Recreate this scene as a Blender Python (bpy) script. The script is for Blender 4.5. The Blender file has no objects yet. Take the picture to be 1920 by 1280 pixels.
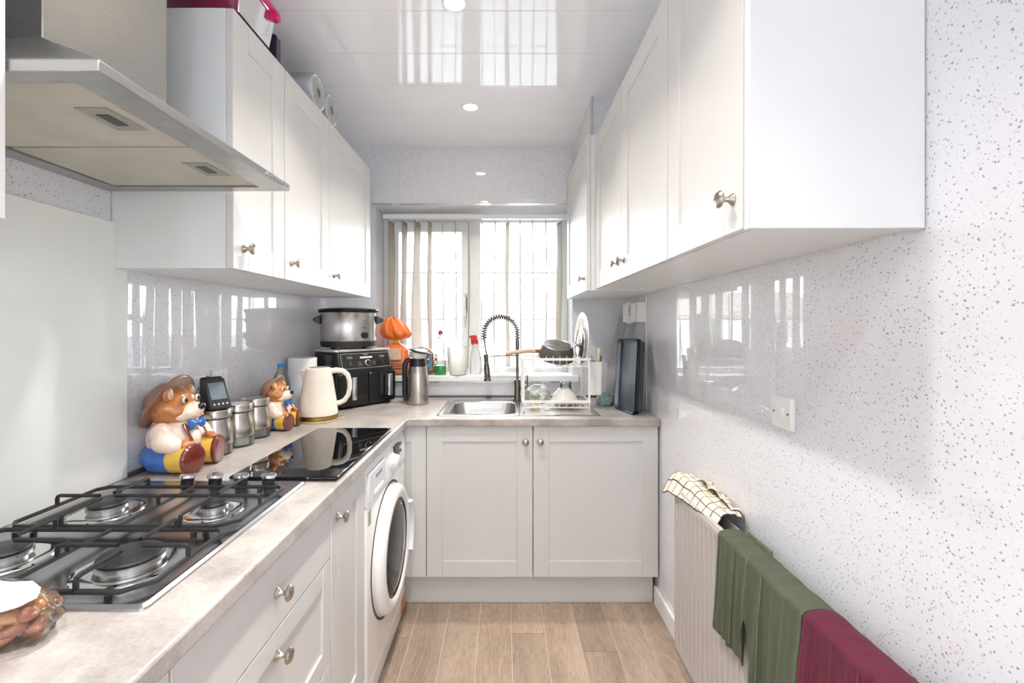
import bpy, bmesh, math, random
from mathutils import Vector, Matrix, noise

# ------------------------------------------------------------------ scene, camera, light, exposure
sc = bpy.context.scene
C = sc.collection
R = math.radians
rnd = random.Random(7)

cam_d = bpy.data.cameras.new('camera')
cam = bpy.data.objects.new('camera', cam_d)
C.objects.link(cam)
cam.location = (0, 0, 1.345)
cam.rotation_euler = (R(90), 0, 0)
cam_d.sensor_width = 36
cam_d.lens = 853 / 1920 * 36
cam_d.shift_x = 15 / 1920
cam_d.shift_y = -28 / 1920
cam_d.clip_start = 0.02
sc.camera = cam

world = bpy.data.worlds.new('overcast_sky')
sc.world = world
world.use_nodes = True
bg = world.node_tree.nodes['Background']
bg.inputs[0].default_value = (0.90, 0.96, 1.0, 1)
bg.inputs[1].default_value = 7.0

sc.view_settings.view_transform = 'Standard'
sc.view_settings.look = 'None'
sc.view_settings.gamma = 1
sc.view_settings.use_curve_mapping = False
sc.view_settings.exposure = 1.06
sc.cycles.max_bounces = 14
sc.cycles.diffuse_bounces = 11
sc.cycles.glossy_bounces = 4
sc.cycles.transparent_max_bounces = 16
sc.cycles.sample_clamp_indirect = 6
sc.cycles.use_light_tree = False

DOWNLIGHT_W = 3.6


def portal(name, x0, x1, z0, z1, y, face, side=False):
    d = bpy.data.lights.new(name, 'AREA')
    d.shape = 'RECTANGLE'
    d.size, d.size_y = x1 - x0, z1 - z0
    d.cycles.is_portal = True
    o = bpy.data.objects.new(name, d)
    C.objects.link(o)
    o.location = ((x0 + x1) / 2, y, (z0 + z1) / 2)
    o.rotation_euler = (R(-90) if face < 0 else R(90), 0, 0)
    if side:        # opening in the right wall: x0, x1 run along y, the light faces -x
        o.location = (y, (x0 + x1) / 2, (z0 + z1) / 2)
        o.rotation_euler = (R(90), 0, R(90))


portal('window_portal', -0.79, 0.42, 1.05, 2.09, 3.09, -1)
portal('added_door_portal', 0.10, 0.70, 1.05, 2.25, -3.43, 1)  # samples sky through the unseen door added at the rear
portal('added_window_portal', -1.95, -0.55, 0.95, 2.25, 0.80, 1, True)  # samples sky through the unseen window added in the right wall

# room numbers (metres): x right, y away from the camera, z up
XL, XR, YB, ZC, YR = -1.09, 0.743, 2.80, 2.455, -3.40
ZW = 0.91            # worktop top
XF = -0.456          # front edge of the left worktop
YF = 2.15            # front edge of the back worktop


# ------------------------------------------------------------------ mesh helpers
class MB:
    def __init__(s):
        s.v = []; s.f = []; s.uv = {}

    def add(s, vs, fs, uvs=None):
        b = len(s.v)
        s.v += [Vector(p) for p in vs]
        s.f += [tuple(i + b for i in f) for f in fs]
        if uvs:
            for i, t in enumerate(uvs): s.uv[b + i] = t
        return s

    def box(s, x0, x1, y0, y1, z0, z1):
        vs = [(x, y, z) for z in (z0, z1) for y in (y0, y1) for x in (x0, x1)]
        return s.add(vs, [(0, 2, 3, 1), (4, 5, 7, 6), (0, 1, 5, 4), (2, 6, 7, 3), (0, 4, 6, 2), (1, 3, 7, 5)])

    def loft(s, rings, cap0=True, cap1=True, closed=True, wrap=False):
        n = len(rings[0]); vs = [p for r in rings for p in r]; fs = []
        m = len(rings)
        for j in range(m if wrap else m - 1):
            k = (j + 1) % m
            for i in range(n if closed else n - 1):
                a = (i + 1) % n
                fs.append((j * n + i, j * n + a, k * n + a, k * n + i))
        if not wrap:
            if cap0: fs.append(tuple(reversed(range(n))))
            if cap1: fs.append(tuple(range((m - 1) * n, m * n)))
        return s.add(vs, fs)

    def lathe(s, prof, c=(0, 0, 0), n=28, sx=1, sy=1, M=None, cap=True):
        rings = []
        for r, z in prof:
            r = max(r, 1e-5)
            ring = [Vector((r * sx * math.cos(2 * math.pi * i / n), r * sy * math.sin(2 * math.pi * i / n), z)) for i in range(n)]
            if M is not None: ring = [M @ p for p in ring]
            rings.append([p + Vector(c) for p in ring])
        return s.loft(rings, cap, cap)

    def cyl(s, p0, p1, r0, r1=None, n=14):
        p0, p1 = Vector(p0), Vector(p1)
        q = (p1 - p0).to_track_quat('Z', 'Y').to_matrix()
        L = (p1 - p0).length
        return s.lathe([(r0, 0), (r0 if r1 is None else r1, L)], p0, n, M=q)

    def tube(s, pts, r, n=8, closed=False, flat=None):
        pts = [Vector(p) for p in pts]; m = len(pts); rings = []; up = None
        for i, p in enumerate(pts):
            if closed: t = pts[(i + 1) % m] - pts[i - 1]
            else: t = pts[min(i + 1, m - 1)] - pts[max(i - 1, 0)]
            t.normalize()
            if up is None:
                up = Vector((0, 0, 1)) if abs(t.z) < 0.9 else Vector((1, 0, 0))
            up = (up - t * up.dot(t)).normalized()
            sd = t.cross(up)
            rr = r[i] if isinstance(r, (list, tuple)) else r
            a, b = (rr, rr) if flat is None else (rr * flat[0], rr * flat[1])
            rings.append([p + sd * a * math.cos(2 * math.pi * k / n) + up * b * math.sin(2 * math.pi * k / n) for k in range(n)])
        return s.loft(rings, wrap=closed)

    def ell(s, c, rad, M=None, nu=20, nv=12, zmin=-1.0):
        prof = []
        for j in range(nv + 1):
            a = -math.pi / 2 + math.pi * j / nv
            prof.append((math.cos(a), max(math.sin(a), zmin)))
        S = Matrix.Diagonal(Vector(rad))
        return s.lathe(prof, c, nu, M=(M @ S) if M is not None else S)

    def grid(s, fn, nu, nv, uv=True):
        vs = []; uvs = []
        for j in range(nv + 1):
            for i in range(nu + 1):
                vs.append(fn(i / nu, j / nv)); uvs.append((i / nu, j / nv))
        fs = [(j * (nu + 1) + i, j * (nu + 1) + i + 1, (j + 1) * (nu + 1) + i + 1, (j + 1) * (nu + 1) + i)
              for j in range(nv) for i in range(nu)]
        return s.add(vs, fs, uvs)

    def slab(s, xs, ys, keep, z0, z1, axes=(0, 1, 2)):
        """cells of a grid, extruded between z0 and z1; axes maps (u, v, w) to xyz"""
        def P(u, v, w):
            p = [0, 0, 0]; p[axes[0]] = u; p[axes[1]] = v; p[axes[2]] = w
            return p
        nx, ny = len(xs), len(ys); b = len(s.v)
        for w in (z0, z1):
            for v in ys:
                for u in xs: s.v.append(Vector(P(u, v, w)))
        I = lambda i, j, k: b + k * nx * ny + j * nx + i
        ok = lambda i, j: 0 <= i < nx - 1 and 0 <= j < ny - 1 and keep((xs[i] + xs[i + 1]) / 2, (ys[j] + ys[j + 1]) / 2)
        for i in range(nx - 1):
            for j in range(ny - 1):
                if not ok(i, j): continue
                s.f.append((I(i, j, 1), I(i + 1, j, 1), I(i + 1, j + 1, 1), I(i, j + 1, 1)))
                s.f.append((I(i, j, 0), I(i, j + 1, 0), I(i + 1, j + 1, 0), I(i + 1, j, 0)))
                if not ok(i - 1, j): s.f.append((I(i, j, 0), I(i, j, 1), I(i, j + 1, 1), I(i, j + 1, 0)))
                if not ok(i + 1, j): s.f.append((I(i + 1, j, 0), I(i + 1, j + 1, 0), I(i + 1, j + 1, 1), I(i + 1, j, 1)))
                if not ok(i, j - 1): s.f.append((I(i, j, 0), I(i + 1, j, 0), I(i + 1, j, 1), I(i, j, 1)))
                if not ok(i, j + 1): s.f.append((I(i, j + 1, 0), I(i, j + 1, 1), I(i + 1, j + 1, 1), I(i + 1, j + 1, 0)))
        return s

    def xf(s, M):
        s.v = [M @ p for p in s.v]
        return s

    def mesh(s, name, m, angle=40, smooth=True):
        me = bpy.data.meshes.new(name)
        bm = bmesh.new()
        bv = [bm.verts.new(p) for p in s.v]
        lay = bm.loops.layers.uv.new('UVMap') if s.uv else None
        for f in s.f:
            try: bf = bm.faces.new([bv[i] for i in f])
            except ValueError: continue
            if lay:
                for lp, i in zip(bf.loops, f): lp[lay].uv = s.uv.get(i, (0, 0))
        bmesh.ops.remove_doubles(bm, verts=bm.verts, dist=2e-5)
        loose = [v for v in bm.verts if not v.link_faces]
        if loose: bmesh.ops.delete(bm, geom=loose, context='VERTS')
        bmesh.ops.recalc_face_normals(bm, faces=bm.faces)
        bm.to_mesh(me); bm.free()
        if smooth:
            me.shade_smooth()
            me.set_sharp_from_angle(angle=R(angle))
        me.materials.append(m)
        return me

    def build(s, name, m, parent=None, W=False, org=None, bevel=0, seg=2, solid=0, sub=0, remesh=0, smooth_it=0, angle=40, label=None, kind=None):
        if W and parent is not None:
            s.xf(wm(parent).inverted())
        if org is not None:
            s.xf(Matrix.Translation(-Vector(org)))
        o = put(name, s.mesh(name, m, angle), parent)
        if org is not None: o.location = org
        if solid:
            k = o.modifiers.new('solid', 'SOLIDIFY'); k.thickness = solid; k.offset = 0
        if remesh:
            k = o.modifiers.new('remesh', 'REMESH'); k.mode = 'VOXEL'; k.voxel_size = remesh; k.use_smooth_shade = True
        if smooth_it:
            k = o.modifiers.new('smooth', 'SMOOTH'); k.factor = 0.6; k.iterations = smooth_it
        if bevel:
            k = o.modifiers.new('bevel', 'BEVEL'); k.width = bevel; k.segments = seg; k.limit_method = 'ANGLE'; k.angle_limit = R(40)
        if sub:
            k = o.modifiers.new('sub', 'SUBSURF'); k.levels = sub; k.render_levels = sub
        if label: o['label'] = label
        if kind: o['kind'] = kind
        return o


def put(name, me, parent=None, loc=None, rot=None):
    o = bpy.data.objects.new(name, me)
    C.objects.link(o)
    if parent is not None: o.parent = parent
    if loc is not None: o.location = loc
    if rot is not None: o.rotation_euler = rot
    return o


def wm(o):
    M = o.matrix_basis.copy()
    while o.parent is not None:
        o = o.parent; M = o.matrix_basis @ M
    return M


def thing(name, label, cat, loc=(0, 0, 0), rz=0, group=None, rot=None):
    o = bpy.data.objects.new(name, None)
    C.objects.link(o)
    o.empty_display_size = 0.05
    o.location = loc
    o.rotation_euler = rot if rot else (0, 0, R(rz))
    return tag(o, label, cat, group)


def tag(o, label, cat, group=None):
    o['label'] = label; o['category'] = cat
    if group: o['group'] = group
    return o


def struct(o, label=None):
    o['kind'] = 'structure'
    if label: o['label'] = label
    return o


def dup(o, loc=None, label=None, parent=None):
    c = o.copy(); C.objects.link(c)
    if parent is not None: c.parent = parent
    if loc is not None: c.location = loc
    if label: c['label'] = label
    for ch in [k for k in bpy.data.objects if k.parent == o]:
        dup(ch, parent=c)
    return c


def rrect(cx, cy, w, h, r, z, k=5):
    pts = []
    for sx, sy, a0 in ((1, 1, 0), (-1, 1, 90), (-1, -1, 180), (1, -1, 270)):
        for i in range(k + 1):
            a = R(a0 + 90 * i / k)
            pts.append(Vector((cx + sx * (w / 2 - r) + r * math.cos(a), cy + sy * (h / 2 - r) + r * math.sin(a), z)))
    return pts


def nz(x, y, z=0.0):
    return noise.noise(Vector((x, y, z)))


def sm(a, b, x):
    t = min(1, max(0, (x - a) / (b - a)))
    return t * t * (3 - 2 * t)


def text_mesh(txt, size, m, ext=0.0004):
    cu = bpy.data.curves.new('lettering', 'FONT')
    cu.body = txt; cu.size = size; cu.align_x = 'CENTER'; cu.align_y = 'CENTER'; cu.extrude = ext
    o = bpy.data.objects.new('lettering', cu); C.objects.link(o)
    dg = bpy.context.evaluated_depsgraph_get()
    me = bpy.data.meshes.new_from_object(o.evaluated_get(dg))
    bpy.data.objects.remove(o); bpy.data.curves.remove(cu)
    me.materials.clear(); me.materials.append(m)
    return me


# ------------------------------------------------------------------ materials (all procedural)
def lin(h):
    h = h.lstrip('#')
    out = []
    for i in (0, 2, 4):
        c = int(h[i:i + 2], 16) / 255
        out.append(c / 12.92 if c <= 0.04045 else ((c + 0.055) / 1.055) ** 2.4)
    return out + [1.0]


MATS = {}


class NT:
    def __init__(s, name):
        s.m = bpy.data.materials.new(name); s.m.use_nodes = True
        s.t = s.m.node_tree; s.b = s.t.nodes['Principled BSDF']; s.out = s.t.nodes['Material Output']
        MATS[name] = s.m

    def n(s, kind, **kw):
        nd = s.t.nodes.new('ShaderNode' + kind)
        for k, v in kw.items():
            if hasattr(nd, k): setattr(nd, k, v)
            else: nd.inputs[k].default_value = v
        return nd

    def l(s, a, b): s.t.links.new(a, b)

    def coords(s, which='Object', scale=(1, 1, 1), loc=None):
        tc = s.n('TexCoord'); mp = s.n('Mapping')
        s.l(tc.outputs[which], mp.inputs[0]); mp.inputs['Scale'].default_value = scale
        return mp.outputs[0]

    def noise(s, vec, scale, detail=3, rough=0.5):
        nd = s.n('TexNoise'); nd.inputs['Scale'].default_value = scale
        nd.inputs['Detail'].default_value = detail; nd.inputs['Roughness'].default_value = rough
        s.l(vec, nd.inputs['Vector'])
        return nd.outputs['Fac']

    def ramp(s, fac, stops, interp='LINEAR'):
        nd = s.n('ValToRGB'); nd.color_ramp.interpolation = interp
        e = nd.color_ramp.elements
        while len(e) < len(stops): e.new(0.5)
        for el, (p, c) in zip(e, stops): el.position = p; el.color = c
        s.l(fac, nd.inputs[0])
        return nd.outputs[0]

    def mix(s, fac, a, b):
        nd = s.n('Mix'); nd.data_type = 'RGBA'
        for sock, v in ((nd.inputs[0], fac), (nd.inputs[6], a), (nd.inputs[7], b)):
            if isinstance(v, (int, float)): sock.default_value = v
            elif isinstance(v, (list, tuple)): sock.default_value = v
            else: s.l(v, sock)
        return nd.outputs[2]

    def math(s, op, a, b=None, clamp=False):
        nd = s.n('Math'); nd.operation = op; nd.use_clamp = clamp
        for i, v in enumerate((a, b)):
            if v is None: continue
            if isinstance(v, (int, float)): nd.inputs[i].default_value = v
            else: s.l(v, nd.inputs[i])
        return nd.outputs[0]

    def bump(s, h, strength=0.2, dist=0.002):
        nd = s.n('Bump'); nd.inputs['Strength'].default_value = strength; nd.inputs['Distance'].default_value = dist
        s.l(h, nd.inputs['Height'])
        return nd.outputs[0]


def pm(name, col, rough=0.4, metal=0, var=0.05, scale=25, bump=0, stretch=(1, 1, 1), coat=0, spec=0.5, alpha=1, trans=0, sss=0, emit=0, ior=1.5, bscale=None):
    if name in MATS: return MATS[name]
    t = NT(name); c = lin(col) if isinstance(col, str) else list(col) + [1]
    v = t.coords('Object', stretch)
    f = t.noise(v, scale)
    lo = [max(0, x * (1 - var)) for x in c[:3]] + [1]; hi = [min(1, x * (1 + var)) for x in c[:3]] + [1]
    t.l(t.ramp(f, [(0.3, lo), (0.7, hi)]), t.b.inputs['Base Color'])
    t.b.inputs['Roughness'].default_value = rough; t.b.inputs['Metallic'].default_value = metal
    t.b.inputs['Specular IOR Level'].default_value = spec; t.b.inputs['IOR'].default_value = ior
    t.b.inputs['Coat Weight'].default_value = coat; t.b.inputs['Coat Roughness'].default_value = 0.04
    t.b.inputs['Transmission Weight'].default_value = trans; t.b.inputs['Alpha'].default_value = alpha
    if sss:
        t.b.inputs['Subsurface Weight'].default_value = sss; t.b.inputs['Subsurface Radius'].default_value = (0.01, 0.006, 0.004)
    if emit:
        t.b.inputs['Emission Color'].default_value = c; t.b.inputs['Emission Strength'].default_value = emit
    if bump:
        g = f if bscale is None else t.noise(v, bscale)
        t.l(t.bump(g, bump), t.b.inputs['Normal'])
    return t.m


def thin_glass(name, tint='#ffffff', spec=0.06, rough=0.02, milky=0.0, mcol='#ffffff'):
    """clear thin sheet: see-through with a weak mirror, optionally milky"""
    if name in MATS: return MATS[name]
    t = NT(name); t.t.nodes.remove(t.b)
    tr = t.n('BsdfTransparent'); tr.inputs[0].default_value = lin(tint)
    gl = t.n('BsdfGlossy'); gl.inputs['Roughness'].default_value = rough
    lw = t.n('Fresnel'); lw.inputs[0].default_value = 1.45
    v = t.coords('Object'); f = t.noise(v, 14)
    t.l(t.bump(f, 0.05), gl.inputs['Normal'])
    mx = t.n('MixShader'); t.l(t.math('MULTIPLY', lw.outputs[0], spec * 16, True), mx.inputs[0])
    src = tr.outputs[0]
    if milky:
        df = t.n('BsdfTranslucent'); df.inputs[0].default_value = lin(mcol)
        d2 = t.n('BsdfDiffuse'); d2.inputs[0].default_value = lin(mcol)
        a = t.n('MixShader'); a.inputs[0].default_value = 0.35; t.l(df.outputs[0], a.inputs[1]); t.l(d2.outputs[0], a.inputs[2])
        mm = t.n('MixShader'); mm.inputs[0].default_value = milky
        t.l(tr.outputs[0], mm.inputs[1]); t.l(a.outputs[0], mm.inputs[2]); src = mm.outputs[0]
    t.l(src, mx.inputs[1]); t.l(gl.outputs[0], mx.inputs[2]); t.l(mx.outputs[0], t.out.inputs[0])
    return t.m


def speckle_mat(name, axis):
    """glossy white wall panel with grey and glitter flakes"""
    t = NT(name)
    geo = t.n('NewGeometry'); rot = t.n('Mapping'); t.l(geo.outputs['Position'], rot.inputs[0])
    rot.inputs['Rotation'].default_value = (R(37), R(23), R(51)); pos = rot.outputs[0]     # no wall lies along the flake lattice
    base = lin('#e2e3e8')
    def flakes(scale, thr, jitter):
        v = t.n('TexVoronoi'); v.feature = 'F1'; v.inputs['Scale'].default_value = scale
        if jitter:
            nn = t.n('TexNoise'); nn.inputs['Scale'].default_value = scale * 3.2; nn.inputs['Detail'].default_value = 0
            t.l(pos, nn.inputs['Vector'])
            ad = t.n('VectorMath'); ad.operation = 'MULTIPLY_ADD'
            t.l(nn.outputs['Color'], ad.inputs[0]); ad.inputs[1].default_value = (jitter / scale,) * 3; t.l(pos, ad.inputs[2])
            t.l(ad.outputs[0], v.inputs['Vector'])
        else: t.l(pos, v.inputs['Vector'])
        sep = t.n('SeparateColor'); t.l(v.outputs['Color'], sep.inputs[0])
        lim = t.math('MULTIPLY', sep.outputs[0], thr)
        return t.math('LESS_THAN', v.outputs['Distance'], lim), v.outputs['Color'], sep
    m1, c1, s1 = flakes(150, 0.33, 0.5)
    m2, c2, s2 = flakes(170, 0.22, 0)
    m3, c3, s3 = flakes(110, 0.17, 0)
    tone = t.ramp(s1.outputs[1], [(0.0, lin('#7f8189')), (0.6, lin('#a0a2a9')), (0.9, lin('#9398ae')), (1.0, lin('#bba9a2'))])
    col = t.mix(t.math('MULTIPLY', m1, 0.9), base, tone)
    col = t.mix(t.math('MULTIPLY', m2, 0.55), col, lin('#a9abb2'))
    t.l(col, t.b.inputs['Base Color'])
    t.b.inputs['Roughness'].default_value = 0.35
    t.b.inputs['Specular IOR Level'].default_value = 0.35
    t.l(t.math('MULTIPLY', m3, 0.85), t.b.inputs['Metallic'])
    # glitter flakes lie at odd angles
    off = t.n('VectorMath'); off.operation = 'SUBTRACT'; t.l(c3, off.inputs[0]); off.inputs[1].default_value = (0.5, 0.5, 0.5)
    sc_ = t.n('VectorMath'); sc_.operation = 'SCALE'; t.l(off.outputs[0], sc_.inputs[0]); t.l(t.math('MULTIPLY', m3, 0.7), sc_.inputs['Scale'])
    nn = t.n('VectorMath'); nn.operation = 'ADD'; t.l(geo.outputs['Normal'], nn.inputs[0]); t.l(sc_.outputs[0], nn.inputs[1])
    no = t.n('VectorMath'); no.operation = 'NORMALIZE'; t.l(nn.outputs[0], no.inputs[0])
    t.l(no.outputs[0], t.b.inputs['Normal'])
    t.b.inputs['Coat Weight'].default_value = 1.0
    t.b.inputs['Coat Roughness'].default_value = 0.012
    t.b.inputs['Coat IOR'].default_value = 1.5
    mp = t.n('Mapping'); t.l(geo.outputs['Position'], mp.inputs[0])
    mp.inputs['Scale'].default_value = {'x': (1, 14, 0.6), 'y': (14, 1, 0.6)}[axis]
    f = t.noise(mp.outputs[0], 3.0, 1)
    t.l(t.bump(f, 0.03, 0.003), t.b.inputs['Coat Normal'])
    return t.m


def plank_mat():
    t = NT('wood_plank_vinyl')
    oi = t.n('ObjectInfo'); tc = t.n('TexCoord')
    cmb = t.n('CombineXYZ')
    t.l(t.math('MULTIPLY', oi.outputs['Random'], 31.0), cmb.inputs[0]); t.l(t.math('MULTIPLY', oi.outputs['Random'], 17.0), cmb.inputs[1])
    ad = t.n('VectorMath'); ad.operation = 'ADD'; t.l(tc.outputs['Object'], ad.inputs[0]); t.l(cmb.outputs[0], ad.inputs[1])
    mp = t.n('Mapping'); t.l(ad.outputs[0], mp.inputs[0]); mp.inputs['Scale'].default_value = (1, 0.16, 1)
    big = t.noise(mp.outputs[0], 9, 3, 0.5)
    # cathedral figure: rings of a stretched noise
    rings = t.math('FRACT', t.math('MULTIPLY', t.noise(mp.outputs[0], 5, 1, 0.4), 13))
    ringm = t.math('ABSOLUTE', t.math('SUBTRACT', rings, 0.5))
    fine = t.noise(mp.outputs[0], 120, 4, 0.7)
    col = t.ramp(big, [(0.25, lin('#7d6a5b')), (0.5, lin('#a08b7a')), (0.75, lin('#bfaa97'))])
    col = t.mix(t.math('MULTIPLY', t.math('GREATER_THAN', ringm, 0.40), 0.22), col, lin('#c0b1a5'))
    col = t.mix(0.42, col, t.ramp(fine, [(0.3, lin('#7d6a5b')), (0.7, lin('#c4b09d'))]))
    tint = t.n('HueSaturation'); t.l(col, tint.inputs['Color'])
    t.l(t.math('ADD', t.math('MULTIPLY', oi.outputs['Random'], 0.30), 0.84), tint.inputs['Value'])
    t.l(tint.outputs[0], t.b.inputs['Base Color'])
    t.b.inputs['Roughness'].default_value = 0.42
    t.l(t.bump(fine, 0.12, 0.001), t.b.inputs['Normal'])
    return t.m


def worktop_mat():
    t = NT('stone_laminate')
    v = t.coords('Object')
    a = t.noise(v, 4.5, 6, 0.62); b = t.noise(v, 26, 5, 0.65); c = t.noise(v, 160, 2)
    col = t.ramp(a, [(0.34, lin('#7e7976')), (0.46, lin('#a39d99')), (0.56, lin('#bdb7b2')), (0.68, lin('#8d8885'))])
    col = t.mix(0.35, col, t.ramp(b, [(0.3, lin('#8b8582')), (0.5, lin('#b0aaa5')), (0.72, lin('#cbc6c0'))]))
    col = t.mix(0.12, col, t.ramp(c, [(0.35, lin('#8f8680')), (0.65, lin('#e0d9d2'))]))
    t.l(col, t.b.inputs['Base Color'])
    t.b.inputs['Roughness'].default_value = 0.3
    t.l(t.bump(b, 0.04, 0.001), t.b.inputs['Normal'])
    return t.m


def brushed(name, col, rough=0.3, axis=(1, 1, 60), var=0.12, aniso=0.0):
    t = NT(name); v = t.coords('Object', axis); f = t.noise(v, 30, 3, 0.6)
    c = lin(col)
    lo = [x * (1 - var) for x in c[:3]] + [1]; hi = [min(1, x * (1 + var)) for x in c[:3]] + [1]
    t.l(t.ramp(f, [(0.3, lo), (0.7, hi)]), t.b.inputs['Base Color'])
    t.b.inputs['Metallic'].default_value = 1
    rr = t.n('MapRange'); t.l(f, rr.inputs[0]); rr.inputs[3].default_value = rough * 0.8; rr.inputs[4].default_value = rough * 1.2
    t.l(rr.outputs[0], t.b.inputs['Roughness'])
    return t.m


def cabinet_mat(name, col):
    t = NT(name); v = t.coords('Object', (1, 1, 0.05)); f = t.noise(v, 90, 4, 0.6)
    c = lin(col); lo = [x * 0.98 for x in c[:3]] + [1]
    t.l(t.ramp(f, [(0.3, lo), (0.7, c)]), t.b.inputs['Base Color'])
    t.b.inputs['Roughness'].default_value = 0.33
    t.l(t.bump(f, 0.02, 0.0004), t.b.inputs['Normal'])
    return t.m


def check_cloth():
    t = NT('cream_check_cloth'); uv = t.n('TexCoord').outputs['UV']
    sep = t.n('SeparateXYZ'); t.l(uv, sep.inputs[0])
    def line(s, k):
        f = t.math('FRACT', t.math('MULTIPLY', s, k)); return t.math('LESS_THAN', f, 0.09)
    m = t.math('MAXIMUM', line(sep.outputs[0], 9), line(sep.outputs[1], 5))
    v = t.coords('Object'); f = t.noise(v, 300, 2)
    col = t.mix(m, t.ramp(f, [(0.3, lin('#e4d8c4')), (0.7, lin('#f1e7d6'))]), lin('#4a4038'))
    t.l(col, t.b.inputs['Base Color']); t.b.inputs['Roughness'].default_value = 0.95
    t.l(t.bump(f, 0.3, 0.001), t.b.inputs['Normal'])
    return t.m


def knit_mat(name, a, b):
    t = NT(name); v = t.coords('UV'); uv = t.n('TexCoord').outputs['UV']
    mp = t.n('Mapping'); t.l(uv, mp.inputs[0]); mp.inputs['Scale'].default_value = (70, 90, 1)
    ck = t.n('TexVoronoi'); ck.inputs['Scale'].default_value = 1; ck.inputs['Randomness'].default_value = 0.15
    t.l(mp.outputs[0], ck.inputs['Vector'])
    big = t.noise(t.coords('Object'), 7, 3)
    col = t.ramp(ck.outputs['Distance'], [(0.1, lin(b)), (0.55, lin(a))])
    col = t.mix(t.math('MULTIPLY', big, 0.3), col, lin(b))
    t.l(col, t.b.inputs['Base Color']); t.b.inputs['Roughness'].default_value = 0.8
    t.b.inputs['Sheen Weight'].default_value = 0.04; t.b.inputs['Specular IOR Level'].default_value = 0.2
    t.l(t.bump(ck.outputs['Distance'], 0.35, 0.002), t.b.inputs['Normal'])
    return t.m


M_wall_x = speckle_mat('speckled_gloss_panel_side', 'x')
M_wall_y = speckle_mat('speckled_gloss_panel_end', 'y')
M_plank = plank_mat()
M_top = worktop_mat()
M_cab = cabinet_mat('white_shaker_paint', '#dedddb')
M_base = cabinet_mat('shaded_shaker_paint', '#d3d3d2')  # white cabinet paint, darkened for the weaker light on the base units
M_carc = pm('white_carcass', '#e8ebec', 0.35, var=0.015, scale=4)
M_ceil = pm('gloss_pvc_ceiling', '#f6f7fb', 0.05, var=0.01, scale=3, bump=0.012, spec=0.6)
M_plast = pm('white_plastic', '#eeeeec', 0.3, var=0.02)
M_upvc = pm('white_upvc', '#eceeee', 0.22, var=0.015)
M_chrome = pm('chrome', '#d6d8da', 0.1, 1, var=0.03)
M_nick = pm('brushed_nickel', '#b5aea4', 0.22, 1, var=0.06)
M_steel = brushed('stainless_steel', '#c3c2bf', 0.24, (60, 60, 1))
M_steelh = brushed('hood_steel', '#b4b4b2', 0.36, (1, 1, 40))
M_sink = brushed('sink_steel', '#c9c7c3', 0.22, (1, 40, 1))
M_hob = brushed('hob_steel', '#acacae', 0.24, (1, 30, 1), 0.06)
M_gun = pm('gunmetal_tap', '#77706a', 0.25, 1, var=0.08)
M_blk = pm('black_plastic', '#17181b', 0.28, var=0.2)
M_blkm = pm('matt_black_iron', '#1c1c1e', 0.5, var=0.25, bump=0.1, scale=120)
M_bglass = pm('black_ceramic_glass', '#07080a', 0.03, var=0.3, spec=0.75)
M_dglass = pm('dark_door_glass', '#14130f', 0.06, var=0.35, spec=0.4, scale=8)
M_splash = pm('back_painted_glass', '#eff2ee', 0.05, var=0.015, scale=2, spec=0.45)
M_pane = thin_glass('window_glass', '#fdfeff', 0.05)
M_clear = thin_glass('clear_plastic', '#fbfcfc', 0.05, 0.05, 0.06)
M_tum = thin_glass('clear_glassware', '#eef2f1', 0.14, 0.02, 0.12)
M_milk = thin_glass('milky_plastic', '#ffffff', 0.06, 0.2, 0.72, '#f6f3ea')
M_wrap = thin_glass('crinkled_wrap', '#f2f5f7', 0.16, 0.08, 0.10)

# ================================================================== THE SETTING
# floor with its planks
fl = struct(MB().box(XL, XR, YR, YB, -0.08, -0.0015).build('floor', pm('floor_screed', '#cfc2b6', 0.9)), 'grey brown wood-look plank floor of the kitchen')
PW = 0.146
first_joint = {-1: 1.968, 0: 2.42, 1: 1.12, 2: 2.36, 3: 1.995, 4: 1.05, 5: 1.884, 6: 2.50, 7: 1.2}
meshes = {}
for k in range(-1, 8):
    x0 = -0.405 + PW * k
    w = min(PW, XR - x0)
    y1 = first_joint[k]
    cuts = [y1 + 1.2 * i for i in range(-5, 3)]
    cuts = sorted([c for c in cuts if YR < c < YB - 0.05] + [YR, YB])
    for a, b in zip(cuts, cuts[1:]):
        key = (round(w, 3), round(b - a, 3))
        if key not in meshes:
            mb = MB().box(-w / 2 + .0011, w / 2 - .0011, -(b - a) / 2 + .0011, (b - a) / 2 - .0011, -.0055, 0)
            meshes[key] = mb.mesh('plank', M_plank)
        put('plank', meshes[key], fl, (x0 + w / 2, (a + b) / 2, 0))

# ceiling of gloss pvc boards laid across the room
ce = struct(MB().box(XL, XR, YR, YB, ZC + .009, ZC + .08).build('ceiling', M_plast), 'glossy white board ceiling with recessed downlights')
cm = MB().box(XL, XR, -.1245, .1245, 0, .009)
cm_me = cm.mesh('ceiling_board', M_ceil)
y = 2.725
while y > YR + .1:
    o = put('ceiling_board', cm_me, ce, (0, y, ZC))
    bv = o.modifiers.new('bevel', 'BEVEL'); bv.width = .0025; bv.segments = 2
    y -= 0.25

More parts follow.
